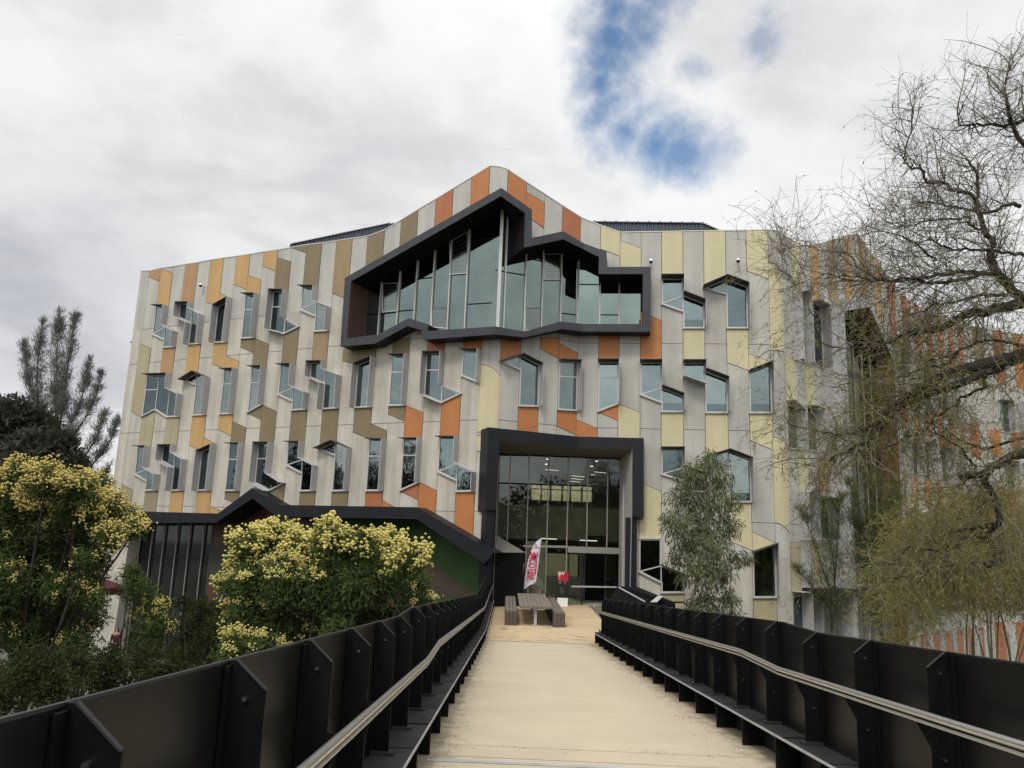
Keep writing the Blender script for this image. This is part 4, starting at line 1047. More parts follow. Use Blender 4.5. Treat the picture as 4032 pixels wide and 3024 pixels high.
# second balustrade beyond the right parapet (stair going down)
bl = empty('stair_balustrade', (4.9, 31, -2.8)); tag(bl, 'black sheet balustrade of the side stair behind the right parapet, by the entrance', 'balustrade')
def parent_keep(o, p): o.parent = p; o.matrix_parent_inverse = Matrix.Translation(-Vector(p.location)); return o
b1 = MB(); q = [at(2430, 2308, 33), at(2510, 2312, 32.5), at(2655, 2372, 30), at(2655, 2400, 30), at(2380, 2400, 33)]
b1.prism([p for p in q], [p+np.array([.05, .06, 0]) for p in q], 'blackmetal', tess=True); parent_keep(b1.build('panel'), bl)
b1 = MB(); b1.tube([at(2437, 2313, 32.6), at(2540, 2370, 31)], .03, 'fin'); b1.tube([at(2655, 2371, 29.8), at(2692, 2372, 29.6), at(2712, 2390, 29.4)], .03, 'blackmetal'); parent_keep(b1.build('handrail'), bl)
b1 = MB(); b1.prism([at(2560, 2371, 30.6), at(2587, 2371, 30.6), at(2612, 2346, 30.6), at(2590, 2346, 30.6)], [at(2560, 2371, 30.8), at(2587, 2371, 30.8), at(2612, 2346, 30.8), at(2590, 2346, 30.8)], 'white'); parent_keep(b1.build('white_edge_plate'), bl)

# ------------------------------------------------------------------ furniture on the landing
def lz(px, py):
    """point on the landing under a picture point"""
    s = 30.
    for _ in range(20):
        p = hit_z(px, py, dz(s)); s = p[1]
    return p
tA = lz(2108, 2465)
TW = .86; TY0 = tA[1]-.12; TY1 = TY0+5.6; TZ = dz(TY0)
tx = at(2110, 2400, TY0)[0]
H = at(2110, 2388, TY0)[2]-TZ
table = empty('picnic_table', (tx, TY0+2.8, TZ)); tag(table, 'long weathered timber slatted table standing in the middle of the landing', 'table')
mb = MB(); x0, x1 = at(2045, 2388, TY0)[0], at(2175, 2392, TY0)[0]; n_ = 7; wdt = (x1-x0)/n_
RISE = dz(TY1)-dz(TY0)
for i in range(n_):
    for q in range(2):
        ya, yb2 = TY0+2.8*q+.006, TY0+2.8*(q+1)-.006; za, zb2 = TZ+H-.03+RISE*q/2, TZ+H-.03+RISE*(q+1)/2; mb.bar((x0+wdt*(i+.5), ya, za), (x0+wdt*(i+.5), yb2, zb2), wdt-.014, .06, 'wood')
for yy in (TY0+.25, TY1-1.4): mb.box(((x0+x1)/2, yy, dz(yy)+H-.08), ((x1-x0)/2-.05, .05, .02), 'fin')
parent_keep(mb.build('tabletop'), table)
for yy in (TY0+.25, TY1-1.4):
    mb = MB(); mb.box(((x0+x1)/2, yy, dz(yy)+H/2-.03), (.05, .07, H/2-.05), 'fin'); mb.box(((x0+x1)/2, yy, dz(yy)+.015), (.11, .12, .015), 'fin')
    parent_keep(mb.build('leg'), table)
def bench(xa, xb, label, y0, y1):
    c = (xa+xb)/2; h = .50; RS = (dz(y1)-dz(y0))/(y1-y0)
    r_ = empty('bench', (c, (y0+y1)/2, dz((y0+y1)/2))); tag(r_, label, 'bench')
    def zz(y): return dz(y)
    w_ = (xb-xa)/3; nb = 14; ly = (y1-y0)/nb
    m_ = MB()
    for q in range(nb): yy = y0+ly*(q+.5); m_.box((c, yy, zz(yy)+h/2-.02), ((xb-xa)/2-.02, ly/2-.004, h/2-.03), 'blackmetal')
    parent_keep(m_.build('frame'), r_)
    s_ = MB()
    for i in range(3):
        for j in range(nb): yy = y0+ly*(j+.5); s_.box((xa+w_*(i+.5), yy, zz(yy)+h-.02), (w_/2-.008, ly/2-.014, .03), 'wood')
        for yy in (y0, y1): s_.box((xa+w_*(i+.5), yy, zz(yy)+h/2-.03), (w_/2-.006, .02, h/2-.01), 'wooddark')
    for j in range(nb):
        yy = y0+ly*(j+.5)
        for xx in (xa, xb): s_.box((xx, yy, zz(yy)+h/2-.03), (.015, ly/2-.008, h/2-.01), 'wooddark')
    parent_keep(s_.build('seat_slats'), r_)
bx0, bx1 = at(1989, 2430, TY0)[0], at(2035, 2430, TY0)[0]
bench(bx0, bx1, 'grey slatted block bench left of the picnic table', TY0+.05, TY1+.5)
bx0, bx1 = at(2180, 2430, TY0)[0], at(2224, 2430, TY0)[0]
bench(bx0, bx1, 'grey slatted block bench right of the picnic table', TY0+.0, TY1+.3)
# farther table group by the glass
ft = empty('far_table', (at(2100, 2340, 38)[0], 38, dz(38))); tag(ft, 'small grey timber table close to the glass doors, behind the picnic table', 'table')
mb = MB(); c = at(2055, 2326, 38); mb.box((c[0], 38.1, dz(38)+.74), (.55, .35, .03), 'wood'); mb.box((c[0]+.1, 38.1, dz(38)+.36), (.05, .3, .36), 'wooddark'); parent_keep(mb.build('tabletop'), ft)
mb = MB(); c = at(2112, 2335, 38); mb.prism([(c[0]-.25, 38.0, dz(38)), (c[0]+.15, 38.0, dz(38)), (c[0]+.22, 38.0, dz(38)+.72), (c[0]-.32, 38.0, dz(38)+.72)],
    [(c[0]-.25, 38.3, dz(38)), (c[0]+.15, 38.3, dz(38)), (c[0]+.22, 38.3, dz(38)+.72), (c[0]-.32, 38.3, dz(38)+.72)], 'wood'); parent_keep(mb.build('leg'), ft)
mb = MB(); c = at(1990, 2345, 37); mb.tube([(c[0], 37, dz(37)+.0), (c[0], 37, dz(37)+.55)], [.34, .36], 'greenwall', 16)
o = mb.build('planter_tub', smooth=False); tag(o, 'round dark green tub standing by the dark porch wall', 'planter')

# text helper
def text_mesh(txt, size, key, name, bold=False, sx=1.):
    cu = bpy.data.curves.new(name, 'FONT'); cu.body = txt; cu.size = size; cu.extrude = .002; cu.align_x = 'CENTER'; cu.align_y = 'CENTER'
    if bold: cu.offset = size*.022
    o = bpy.data.objects.new(name+'_tmp', cu); col.objects.link(o)
    dg = bpy.context.evaluated_depsgraph_get(); dg.update(); me = bpy.data.meshes.new_from_object(o.evaluated_get(dg)); bpy.data.objects.remove(o); bpy.data.curves.remove(cu)
    me.materials.clear(); me.materials.append(M[key])
    if sx != 1.: me.transform(Matrix.Diagonal((sx, 1, 1, 1)))
    r_ = bpy.data.objects.new(name, me); col.objects.link(r_); return r_
# feather flag
FY = 37.6
fz = lambda px, py: at(px, py, FY)
fb = fz(2062, 2360); flag = empty('feather_flag', (fb[0], FY, dz(FY))); tag(flag, 'white feather banner with red WELCOME lettering on a dark pole beside the table', 'banner')
pole_px = [(2057, 2378), (2063, 2290), (2072, 2230), (2088, 2170), (2108, 2132), (2133, 2116)]
mb = MB(); mb.tube([fz(*p) for p in pole_px], [.022, .02, .016, .012, .009, .006], 'navy', 8); mb.tube([(fb[0]-.05, FY, dz(FY)), fz(2057, 2378)], .02, 'navy', 8); parent_keep(mb.build('pole'), flag)
mb = MB(); p = fz(2057, 2378)
for an in (0, 90): mb.bar((fb[0]-.05-.35*math.cos(R(an)), FY-.35*math.sin(R(an)), dz(FY)+.02), (fb[0]-.05+.35*math.cos(R(an)), FY+.35*math.sin(R(an)), dz(FY)+.02), .03, .03, 'charcoal')
parent_keep(mb.build('cross_base'), flag)
left = [(2063, 2320), (2066, 2270), (2074, 2225), (2086, 2180), (2100, 2148), (2116, 2128), (2133, 2117)]
right = [(2064, 2318), (2110, 2289), (2116, 2250), (2121, 2215), (2125, 2180), (2129, 2150), (2133.5, 2118)]
mb = MB()
rows = []
for (a, b) in zip(left, right):
    row = []
    for i in range(5):
        t = i/4; p = fz(a[0]+(b[0]-a[0])*t, a[1]+(b[1]-a[1])*t); p[1] += .03*math.sin(t*6+a[1]*.03); row.append(p)
    rows.append(row)
bot_row = rows[0]; rows[0] = [fz(2063+x_, 2320-x_*.62+2*math.sin(x_*.2)) for x_ in (0, 11, 23, 35, 47)]
for r0, r1 in zip(rows, rows[1:]):
    for i in range(4): mb.poly([r0[i], r0[i+1], r1[i+1], r1[i]], 'flagwhite')
parent_keep(mb.build('banner_cloth', smooth=True), flag)
def place_text(o, c, ang, tilt=0.):
    """text standing in the XZ plane facing -Y, rotated by ang in that plane"""
    m_ = Matrix.Translation(Vector(c)) @ Matrix.Rotation(R(90), 4, 'X') @ Matrix.Rotation(ang, 4, 'Z'); o.matrix_world = m_; return o
tw = text_mesh('WELCOME', .44, 'red', 'lettering', True)
ds = tw.data; xs = [v.co.x for v in ds.vertices]; wid = max(xs)-min(xs)
c0, c1 = fz(2092, 2283), fz(2106, 2173); Lw = np.linalg.norm(c1-c0); ds.transform(Matrix.Diagonal((Lw/wid, 1.2, 1, 1)))
c = (c0+c1)/2; c[1] = FY-.05; ang = math.atan2((c1-c0)[2], (c1-c0)[0])
place_text(tw, c, ang); bpy.context.view_layer.update(); mw = tw.matrix_world.copy(); tw.parent = flag; tw.matrix_world = mw
t2 = text_mesh('LA TROBE', .085, 'red', 'small_lettering', True); c = fz(2108, 2155); c[1] = FY-.05; place_text(t2, c, 0); bpy.context.view_layer.update()
tw2 = t2; mw = t2.matrix_world.copy(); t2.parent = flag; t2.matrix_world = mw
mb = MB(); c = fz(2110, 2147); c[1] = FY-.05
for dx, dz_, sx_, sz_, rt_ in ((0, 0, .035, .02, .4), (.03, .03, .035, .012, -.5), (-.03, .025, .03, .012, .7), (.01, -.03, .015, .02, 0)):
    e_ = [(c[0]+dx+sx_*math.cos(t)*math.cos(rt_)-sz_*math.sin(t)*math.sin(rt_), c[1], c[2]+dz_+sx_*math.cos(t)*math.sin(rt_)+sz_*math.sin(t)*math.cos(rt_)) for t in np.linspace(0, 2*math.pi, 9)[:-1]]
    mb.poly(e_, 'navy')
parent_keep(mb.build('emblem'), flag)
# totem sign
SY = float(lz(2216, 2387)[1]); sz = lambda px, py: at(px, py, SY)
a, b = sz(2197, 2250), sz(2235, 2387); zb_ = dz(SY); sign = empty('totem_sign', ((a[0]+b[0])/2, SY, zb_)); tag(sign, 'upright red, black and white totem sign lettered SW by the glass doors', 'sign')
xa, xb = a[0], b[0]; zs = [zb_, sz(2216, 2354)[2], sz(2216, 2289)[2], a[2]]
for (z0, z1, kk, nm) in ((zs[0], zs[1], 'white', 'white_panel'), (zs[1], zs[2], 'blackplastic', 'black_panel'), (zs[2], zs[3], 'signred', 'red_panel')):
    mb = MB(); mb.box(((xa+xb)/2, SY, (z0+z1)/2), ((xb-xa)/2, .05, (z1-z0)/2), kk); parent_keep(mb.build(nm), sign)
def onsign(t, x, z, **k):
    o = text_mesh(t, k.get('size', .06), k.get('key', 'white'), k.get('name', 'lettering'), k.get('bold', False)); place_text(o, (x, SY-.054, z), 0); bpy.context.view_layer.update(); mw = o.matrix_world.copy(); o.parent = sign; o.matrix_world = mw; return o
onsign('SW', xa+.15, zs[3]-.09, size=.20, bold=True)
mb = MB(); cxs, czs = xa+.07, zs[2]+.12
for i in range(16):
    t0_, t1_ = 2*math.pi*i/16, 2*math.pi*(i+1)/16; mb.bar((cxs+.045*math.cos(t0_), SY-.053, czs+.045*math.sin(t0_)), (cxs+.045*math.cos(t1_), SY-.053, czs+.045*math.sin(t1_)), .004, .008, 'white', up=(0, 1, 0))
mb.bar((cxs, SY-.053, czs-.025), (cxs, SY-.053, czs+.025), .004, .008, 'white', up=(0, 1, 0)); mb.bar((cxs-.02, SY-.053, czs+.005), (cxs+.02, SY-.053, czs+.005), .004, .008, 'white', up=(0, 1, 0))
for i in range(3): mb.box((xa+.07, SY-.053, zs[3]-.16-i*.035), (.05-.008*i, .002, .006), 'white')
parent_keep(mb.build('arrow_symbol'), sign)
mb = MB()
for i, (xx, w_) in enumerate(((.06, .03), (.1, .03), (.14, .03), (.30, .025), (.35, .025))):
    mb.box((xa+xx, SY-.053, zs[2]-.06), (.012, .002, .012), 'white')
for i, (xx, zz, w_) in enumerate(((.30, .13, .05), (.09, .19, .04), (.17, .28, .06), (.19, .33, .07), (.17, .38, .05), (.2, .44, .1), (.2, .5, .07))):
    mb.box((xa+xx, SY-.053, zs[2]-zz), (w_, .002, .007), 'ceil')
parent_keep(mb.build('small_markings'), sign)

# security cameras
def seccam(p, n, label):
    r_ = empty('security_camera', tuple(p)); tag(r_, label, 'camera', 'dome cameras fixed to the facade')
    n = np.array([*n, 0]); m_ = MB(); c = np.array(p)
    m_.bar(c, c+n*.28, .05, .05, 'whiteplastic'); m_.tube([c+n*.28+[0, 0, .10], c+n*.28+[0, 0, -.01]], [.07, .105], 'whiteplastic', 14); parent_keep(m_.build('housing'), r_)
    m_ = MB(); q = c+n*.28
    m_.tube([q+[0, 0, -.01], q+[0, 0, -.07], q+[0, 0, -.11], q+[0, 0, -.125]], [.09, .08, .05, .015], 'blackplastic', 14); parent_keep(m_.build('dome', smooth=True), r_)
for px, py, pl, lb in ((2562, 1036, 'C', 'white dome camera just above the right corner of the black bay frame'), (2903, 1033, 'C', 'white dome camera above the peaked window right of the bay'), (805, 1128, 'A', 'white dome camera between the amber and ochre stripes on the left wing')):
    q_ = bpt(px, py, pl, .0); seccam(q_, nrm(PLN[pl]), lb)
#VEG
# ------------------------------------------------------------------ vegetation
def leafmat(name, base, var=.35, scale=3., trans=.25, rough=.6):
    m = bpy.data.materials.new(name); m.use_nodes = True; nt = m.node_tree; nt.nodes.clear(); N = nt.nodes; L = nt.links
    tc = N.new('ShaderNodeTexCoord'); n1 = N.new('ShaderNodeTexNoise'); n1.inputs['Scale'].default_value = scale; n1.inputs['Detail'].default_value = 8; n1.inputs['Roughness'].default_value = .8
    L.new(tc.outputs['Object'], n1.inputs['Vector'])
    mr = N.new('ShaderNodeMapRange'); mr.inputs[1].default_value = .3; mr.inputs[2].default_value = .7; mr.inputs[3].default_value = 1-var; mr.inputs[4].default_value = 1+var; L.new(n1.outputs[0], mr.inputs[0])
    vm = N.new('ShaderNodeVectorMath'); vm.operation = 'SCALE'; vm.inputs[0].default_value = base; L.new(mr.outputs[0], vm.inputs['Scale'])
    d = N.new('ShaderNodeBsdfDiffuse'); L.new(vm.outputs[0], d.inputs[0]); t = N.new('ShaderNodeBsdfTranslucent'); L.new(vm.outputs[0], t.inputs[0])
    mx = N.new('ShaderNodeMixShader'); mx.inputs[0].default_value = trans; L.new(d.outputs[0], mx.inputs[1]); L.new(t.outputs[0], mx.inputs[2])
    o = N.new('ShaderNodeOutputMaterial'); L.new(mx.outputs[0], o.inputs[0]); M[name] = m; return name
leafmat('wattle_leaf', (.075, .105, .038), .55, 4); leafmat('wattle_blossom', (.70, .635, .24), .3, 5, .3); leafmat('bush_leaf', (.042, .052, .020), .5, 2.5)
leafmat('blossom_pale', (.62, .53, .20), .3, 5, .3)
leafmat('gum_leaf', (.125, .145, .075), .4, 3, .2); leafmat('dark_leaf', (.062, .064, .052), .3, .5); leafmat('needle_grey', (.16, .175, .155), .3, .6, .2)
leafmat('needle_green', (.085, .10, .045), .4, 2, .2); leafmat('olive_leaf', (.27, .235, .08), .45, 2, .35); leafmat('willow_leaf', (.22, .215, .08), .4, 2, .35); leafmat('tub_leaf', (.02, .04, .012), .4, 3)
M['bark'] = mat('dark_bark', (.030, .025, .021), .9, noise=(6, .35), bump=(25, .6))
M['twig'] = mat('brown_twig', (.17, .15, .12), .85, noise=(2, .35))
M['olive_twig'] = mat('olive_twig', (.20, .17, .085), .85, noise=(2, .35))
M['palebark'] = mat('pale_gum_bark', (.27, .235, .19), .85, noise=(4, .25))

def quads(name, V, key, parent=None, nv=4):
    """V: (n,nv,3) array of faces"""
    n = len(V); me = bpy.data.meshes.new(name); me.vertices.add(n*nv); me.loops.add(n*nv); me.polygons.add(n)
    me.vertices.foreach_set('co', np.ascontiguousarray(V, dtype=np.float32).ravel()); me.loops.foreach_set('vertex_index', np.arange(n*nv, dtype=np.int32))
    me.polygons.foreach_set('loop_start', np.arange(0, n*nv, nv, dtype=np.int32)); me.polygons.foreach_set('loop_total', np.full(n, nv, dtype=np.int32))
    me.materials.append(M[key]); me.update(calc_edges=True); me.validate()
    o = bpy.data.objects.new(name, me); col.objects.link(o)
    if parent: parent_keep(o, parent)
    return o
def unit(v): return v/(np.linalg.norm(v, axis=-1, keepdims=True)+1e-9)
def leaves(P, ln, wd, droop=0., jitter=.35, dirs=None):
    n = len(P); d = rng.normal(size=(n, 3)); 
    if dirs is not None: d = d*.55+dirs
    d[:, 2] -= droop; d = unit(d); s = unit(np.cross(d, rng.normal(size=(n, 3)))); L_ = (ln*(1+jitter*rng.normal(size=n))).clip(ln*.4)[:, None]; W_ = (wd*(1+.25*rng.normal(size=n)).clip(.5))[:, None]
    return np.stack([P, P+d*L_*.5+s*W_*.5, P+d*L_, P+d*L_*.5-s*W_*.5], axis=1)
def blobpts(blobs, dens, shell=.45, flat=1.):
    """blobs (px,py,rpx,Y[,aspect]) ; sample points inside ellipsoids"""
    out = []; nr = []
    for b in blobs:
        px, py, rp, Yd = b[:4]; asp = b[4] if len(b) > 4 else 1.
        c = at(px, py, Yd); r = rp*Yd/F; n = int(dens*r*r*asp)
        v = unit(rng.normal(size=(n, 3))); rad = rng.random(n)**shell; lump = 1+.22*np.sin(v[:, 0]*7+c[0]*3)*np.cos(v[:, 2]*6+c[2]*5)
        out.append(c+v*(rad*lump)[:, None]*np.array([r, r*flat, r*asp])); nr.append(v)
    return np.concatenate(out), np.concatenate(nr)
def paths_mesh(name, paths, key, parent=None, sides=4):
    V = []; Fc = []; i0 = 0
    for pts, r0, r1 in paths:
        pts = np.asarray(pts); n = len(pts); d = np.gradient(pts, axis=0); d = unit(d); ref = np.where(np.abs(d[:, 2:3]) < .9, np.array([[0, 0, 1.]]), np.array([[1., 0, 0]]))
        x = unit(np.cross(d, ref)); y = np.cross(x, d); rr2 = np.linspace(r0, r1, n)[:, None]
        for a in range(sides):
            t = 2*math.pi*a/sides; V.append(pts+(x*math.cos(t)+y*math.sin(t))*rr2)
        j = np.arange(n-1)
        for a in range(sides):
            b = (a+1) % sides; Fc.append(np.stack([i0+a*n+j, i0+b*n+j, i0+b*n+j+1, i0+a*n+j+1], axis=1))
        i0 += n*sides
    V = np.concatenate(V); Fc = np.concatenate(Fc); nf = len(Fc)
    me = bpy.data.meshes.new(name); me.vertices.add(len(V)); me.loops.add(nf*4); me.polygons.add(nf)
    me.vertices.foreach_set('co', V.astype(np.float32).ravel()); me.loops.foreach_set('vertex_index', Fc.astype(np.int32).ravel())
    me.polygons.foreach_set('loop_start', np.arange(0, nf*4, 4, dtype=np.int32)); me.polygons.foreach_set('loop_total', np.full(nf, 4, dtype=np.int32))
    me.materials.append(M[key]); me.update(calc_edges=True); me.polygons.foreach_set('use_smooth', [True]*nf)
    o = bpy.data.objects.new(name, me); col.objects.link(o)
    if parent: parent_keep(o, parent)
    return o
def smooth_path(pts, n=6, wob=0.):
    pts = [np.array(p, float) for p in pts]; out = []
    for i in range(len(pts)-1):
        p0 = pts[max(i-1, 0)]; p1 = pts[i]; p2 = pts[i+1]; p3 = pts[min(i+2, len(pts)-1)]
        for j in range(n):
            t = j/n; q = .5*((2*p1)+(-p0+p2)*t+(2*p0-5*p1+4*p2-p3)*t*t+(-p0+3*p1-3*p2+p3)*t**3); out.append(q)
    out.append(pts[-1]); out = np.array(out)
    if wob: out[1:-1] += rng.normal(size=(len(out)-2, 3))*wob
    return out
def walk(p, d, length, n, curl, grav):
    pts = [p]; st = length/n; d = unit(np.array(d, float)); w = rng.normal(size=3)*curl
    for i in range(n):
        w = w*.75+rng.normal(size=3)*curl*.6; d = unit(d+w+np.array([0, 0, -grav])); pts.append(pts[-1]+d*st)
    return np.array(pts)

def tree_root(name, px, Y, label, cat='tree', group=None, z=GROUND):
    p = at(px, 2000, Y); r_ = empty(name, (p[0], Y, z)); tag(r_, label, cat, group); return r_
def branches_to(root, blobs, key, Yb, r0=.09, n_each=1):
    """limbs from the root up into each blob"""
    base = np.array(root.location); paths = []; fork = base+np.array([0, 0, 2.0])
    top = np.mean([at(b[0], b[1], b[3]) for b in blobs], axis=0)
    mid_ = base*.45+top*.55; mid_[2] = base[2]+(top[2]-base[2])*.55
    paths.append((smooth_path([base, (base+mid_)/2+rng.normal(size=3)*.1, mid_], 6), r0, r0*.7))
    for b in blobs:
        c = at(b[0], b[1], b[3]); m_ = mid_*.5+c*.5+rng.normal(size=3)*.15; m_[2] -= .15*abs(c[2]-mid_[2])
        paths.append((smooth_path([mid_, m_, c], 6, .01), r0*.5, .012))
        for _ in range(5):
            v = unit(rng.normal(size=3)); v[2] = abs(v[2]); paths.append((walk(m_*.4+c*.6, v, b[2]*b[3]/F*1.0, 6, .18, -.02), .012, .004))
    return paths_mesh('trunk', paths, key, root, 6)

def blossoms(blobs, dens, size, puff, key, root, zmin=-.1, mask=.0):
    C = []
    for b in blobs:
        px, py, rp, Yd = b[:4]; c = at(px, py, Yd); r = rp*Yd/F; n = int(dens*r*r)
        v = unit(rng.normal(size=(n*3, 3))); v = v[(v[:, 2] > zmin+.35*rng.random(len(v))) | (rng.random(len(v)) < .05)][:n]
        keep = (np.sin(v[:, 0]*6+c[0]*5)+np.sin(v[:, 2]*5+c[2]*4+v[:, 1]*4)) > mask
        v = v[keep]; lump = 1+.22*np.sin(v[:, 0]*7+c[0]*3)*np.cos(v[:, 2]*6+c[2]*5); C.append(c+v*(r*1.0*lump*rng.uniform(.88, 1.05, len(v)))[:, None])
    C = np.concatenate(C); npf = 12
    P = (C[:, None, :]+rng.normal(size=(len(C), npf, 3))*size).reshape(-1, 3)
    # each puff is a small octahedron
    O_ = np.array([[1, 0, 0], [0, 1, 0], [-1, 0, 0], [0, -1, 0], [0, 0, 1], [0, 0, -1.]])*puff
    T_ = np.array([[0, 1, 4], [1, 2, 4], [2, 3, 4], [3, 0, 4], [1, 0, 5], [2, 1, 5], [3, 2, 5], [0, 3, 5]])
    sc_ = rng.uniform(.7, 1.25, len(P))[:, None, None, None]
    Vt = P[:, None, None, :]+O_[T_][None]*sc_; Vt = Vt.reshape(-1, 3, 3)
    return quads('blossom', Vt, key, root, 3)

# wattle in the middle, behind the left parapet
WY = 16.
B1 = [(990, 2165, 85), (1085, 2130, 85), (1190, 2180, 90), (1310, 2135, 85), (1420, 2160, 85), (1520, 2165, 80), (1610, 2210, 75), (1640, 2290, 60), (915, 2290, 62), (990, 2300, 90), (1120, 2300, 110),
      (1260, 2310, 110), (1400, 2310, 110), (1530, 2300, 100), (960, 2430, 90), (1100, 2440, 110), (1250, 2430, 110), (1400, 2430, 100), (1540, 2410, 90), (1650, 2410, 80), (930, 2570, 90), (1050, 2580, 90), (1200, 2540, 90), (1330, 2500, 80), (1740, 2420, 50)]
B1 = [(a, b, r, WY+rng.uniform(-.9, .9)) for a, b, r in B1]
t1 = tree_root('wattle_tree', 1280, WY, 'rounded wattle tree full of pale yellow blossom, in front of the dark green wall', 'tree')
P_, n_ = blobpts(B1, 9500, .5); quads('foliage', leaves(P_, .10, .028, .1), 'wattle_leaf', t1)
branches_to(t1, B1, 'bark', WY)
top1 = [b for b in B1 if b[1] < 2240 or b[0] < 930]; low1 = [b for b in B1 if b not in top1]
blossoms(top1, 430, .062, .030, 'wattle_blossom', t1, -.2, -.35)
blossoms([b for b in low1 if (b[0] < 1130 and b[1] > 2500) or (1480 < b[0] < 1700 and b[1] > 2380) or rng.random() < .55], 300, .04, .019, 'wattle_blossom', t1, .05, .15)
# wattle at the left edge
WY2 = 18.
B2 = [(70, 1880, 75), (180, 1905, 80), (300, 1930, 75), (385, 1915, 55), (30, 1990, 100), (170, 2010, 100), (300, 2020, 90), (410, 2020, 80), (490, 2060, 65), (535, 2085, 45), (60, 2120, 100), (190, 2120, 90), (310, 2110, 80), (430, 2120, 60), (-40, 1960, 90),
      (40, 2230, 90), (-60, 2120, 110), (30, 2380, 95), (120, 2330, 60), (-40, 2480, 110), (90, 2480, 80), (170, 2430, 50), (200, 2230, 60), (130, 2240, 80), (220, 2320, 70), (150, 2400, 90), (260, 2420, 70), (200, 2520, 90), (300, 2540, 70), (280, 2240, 50), (330, 2200, 45), (370, 2270, 50), (330, 2330, 60), (390, 2360, 45), (360, 2440, 60), (400, 2200, 34), (0, 2300, 110)]
B2 = [(a, b, r, WY2+rng.uniform(-1, 1)) for a, b, r in B2]
t2_ = tree_root('wattle_tree', 170, WY2, 'large wattle tree with golden blossom at the left edge of the view', 'tree')
P_, n_ = blobpts(B2, 8200, .5); quads('foliage', leaves(P_, .11, .03, .1), 'wattle_leaf', t2_)
branches_to(t2_, B2, 'bark', WY2, .12)
blossoms([b for b in B2 if b[1] < 2060 or b[0] > 420], 360, .066, .031, 'blossom_pale', t2_, -.25, -.3)
blossoms([b for b in B2 if b[1] >= 2060 and b[0] <= 420], 130, .045, .020, 'blossom_pale', t2_, -.1, .1)
# smaller wattle between them
B3 = [(520, 2300, 60), (560, 2350, 70), (600, 2420, 60), (580, 2500, 80), (640, 2470, 50), (640, 2380, 36), (520, 2240, 34)]
B3 = [(a, b, r, 22+rng.uniform(-.8, .8)) for a, b, r in B3]
t3 = tree_root('wattle_sapling', 540, 22, 'slim young wattle with few blossoms between the two big wattles', 'tree')
P_, n_ = blobpts(B3, 5200, .55); quads('foliage', leaves(P_, .12, .03, .1), 'wattle_leaf', t3); branches_to(t3, B3, 'bark', 22, .05)
blossoms([b for b in B3 if b[0] > 590], 210, .05, .022, 'blossom_pale', t3, -.6, -.2)
# green shrubs
for i, (lb, bl_, Yd, ln) in enumerate((
    ('dense green shrub beside the middle wattle, in front of the dark glazing', [(800, 2400, 55), (780, 2470, 70), (850, 2480, 60), (740, 2540, 70), (830, 2560, 80), (700, 2590, 55), (870, 2400, 35), (725, 2370, 34)], 19, .10),
    ('low olive-green bush behind the nearest stretch of the left parapet', [(120, 2640, 110), (300, 2630, 90), (430, 2610, 80), (560, 2610, 80), (680, 2640, 70), (0, 2720, 120), (220, 2720, 100), (420, 2700, 90), (600, 2690, 80), (760, 2660, 60)], 16, .10))):
    bl_ = [(a, b, r, Yd+rng.uniform(-.8, .8)) for a, b, r in bl_]
    sh = tree_root('shrub', np.mean([b[0] for b in bl_]), Yd, lb, 'shrub'); P_, n_ = blobpts(bl_, 7500, .55); quads('foliage', leaves(P_, ln, .03, .05), 'bush_leaf', sh); branches_to(sh, bl_, 'bark', Yd, .04)

# dark trees behind on the left
def feather_tree(label, leaders, Yd, dens, ln, wd, key, name='she_oak', spread=1., px=None, twig='bark', rtrunk=.12, grp=None, nbk=5., clump=.07, up=.3, vol=16):
    rt_ = tree_root(name, px or leaders[0][0][0], Yd, label, 'tree', grp); paths = []; Pq = []; Dq = []
    for ld_ in leaders:
        pts = smooth_path([at(a, b, Yd+rng.uniform(-.4, .4)) for a, b in ld_], 8); L_ = np.sum(np.linalg.norm(np.diff(pts, axis=0), axis=1)); paths.append((pts, rtrunk*.4, rtrunk*.08))
        nb = int(nbk*L_)+6
        for _ in range(nb):
            t = rng.random()**.8; i = min(int(t*(len(pts)-1)), len(pts)-2); p = pts[i]; d = unit(pts[i+1]-pts[i]); v = rng.normal(size=3); v[2] = 0; v = unit(v)
            Lb = (.06+.20*(1-t)**.6)*L_**.7*spread*rng.uniform(.6, 1.2); w = walk(p, v*.9+d*1.0+np.array([0, 0, up]), Lb, 5, .12, -.06); paths.append((w, rtrunk*.08, rtrunk*.03))
            m = int(dens*Lb*vol); q = rng.random(m)**.8*(len(w)-1); ii = q.astype(int).clip(0, len(w)-2); f_ = (q-ii)[:, None]
            Pq.append(w[ii]*(1-f_)+w[ii+1]*f_+rng.normal(size=(m, 3))*Lb*clump); Dq.append(np.tile(unit(w[-1]-w[0])+np.array([0, 0, .5]), (m, 1)))
    base = np.array(rt_.location); b0 = min((p[0][0] for p in paths), key=lambda q: q[2]); paths.append((smooth_path([base, (base+b0)/2+rng.normal(size=3)*.2, b0], 5), rtrunk, rtrunk*.5))
    for ld_ in leaders[1:]:
        q = at(ld_[0][0], ld_[0][1], Yd); paths.append((smooth_path([b0, (b0+q)/2-np.array([0, 0, .3]), q], 5), rtrunk*.4, rtrunk*.3))
    paths_mesh('trunk', paths, twig, rt_, 5); Pq = np.concatenate(Pq); Dq = np.concatenate(Dq)
    quads('foliage', leaves(Pq, ln, wd, 0, dirs=Dq), key, rt_); return rt_
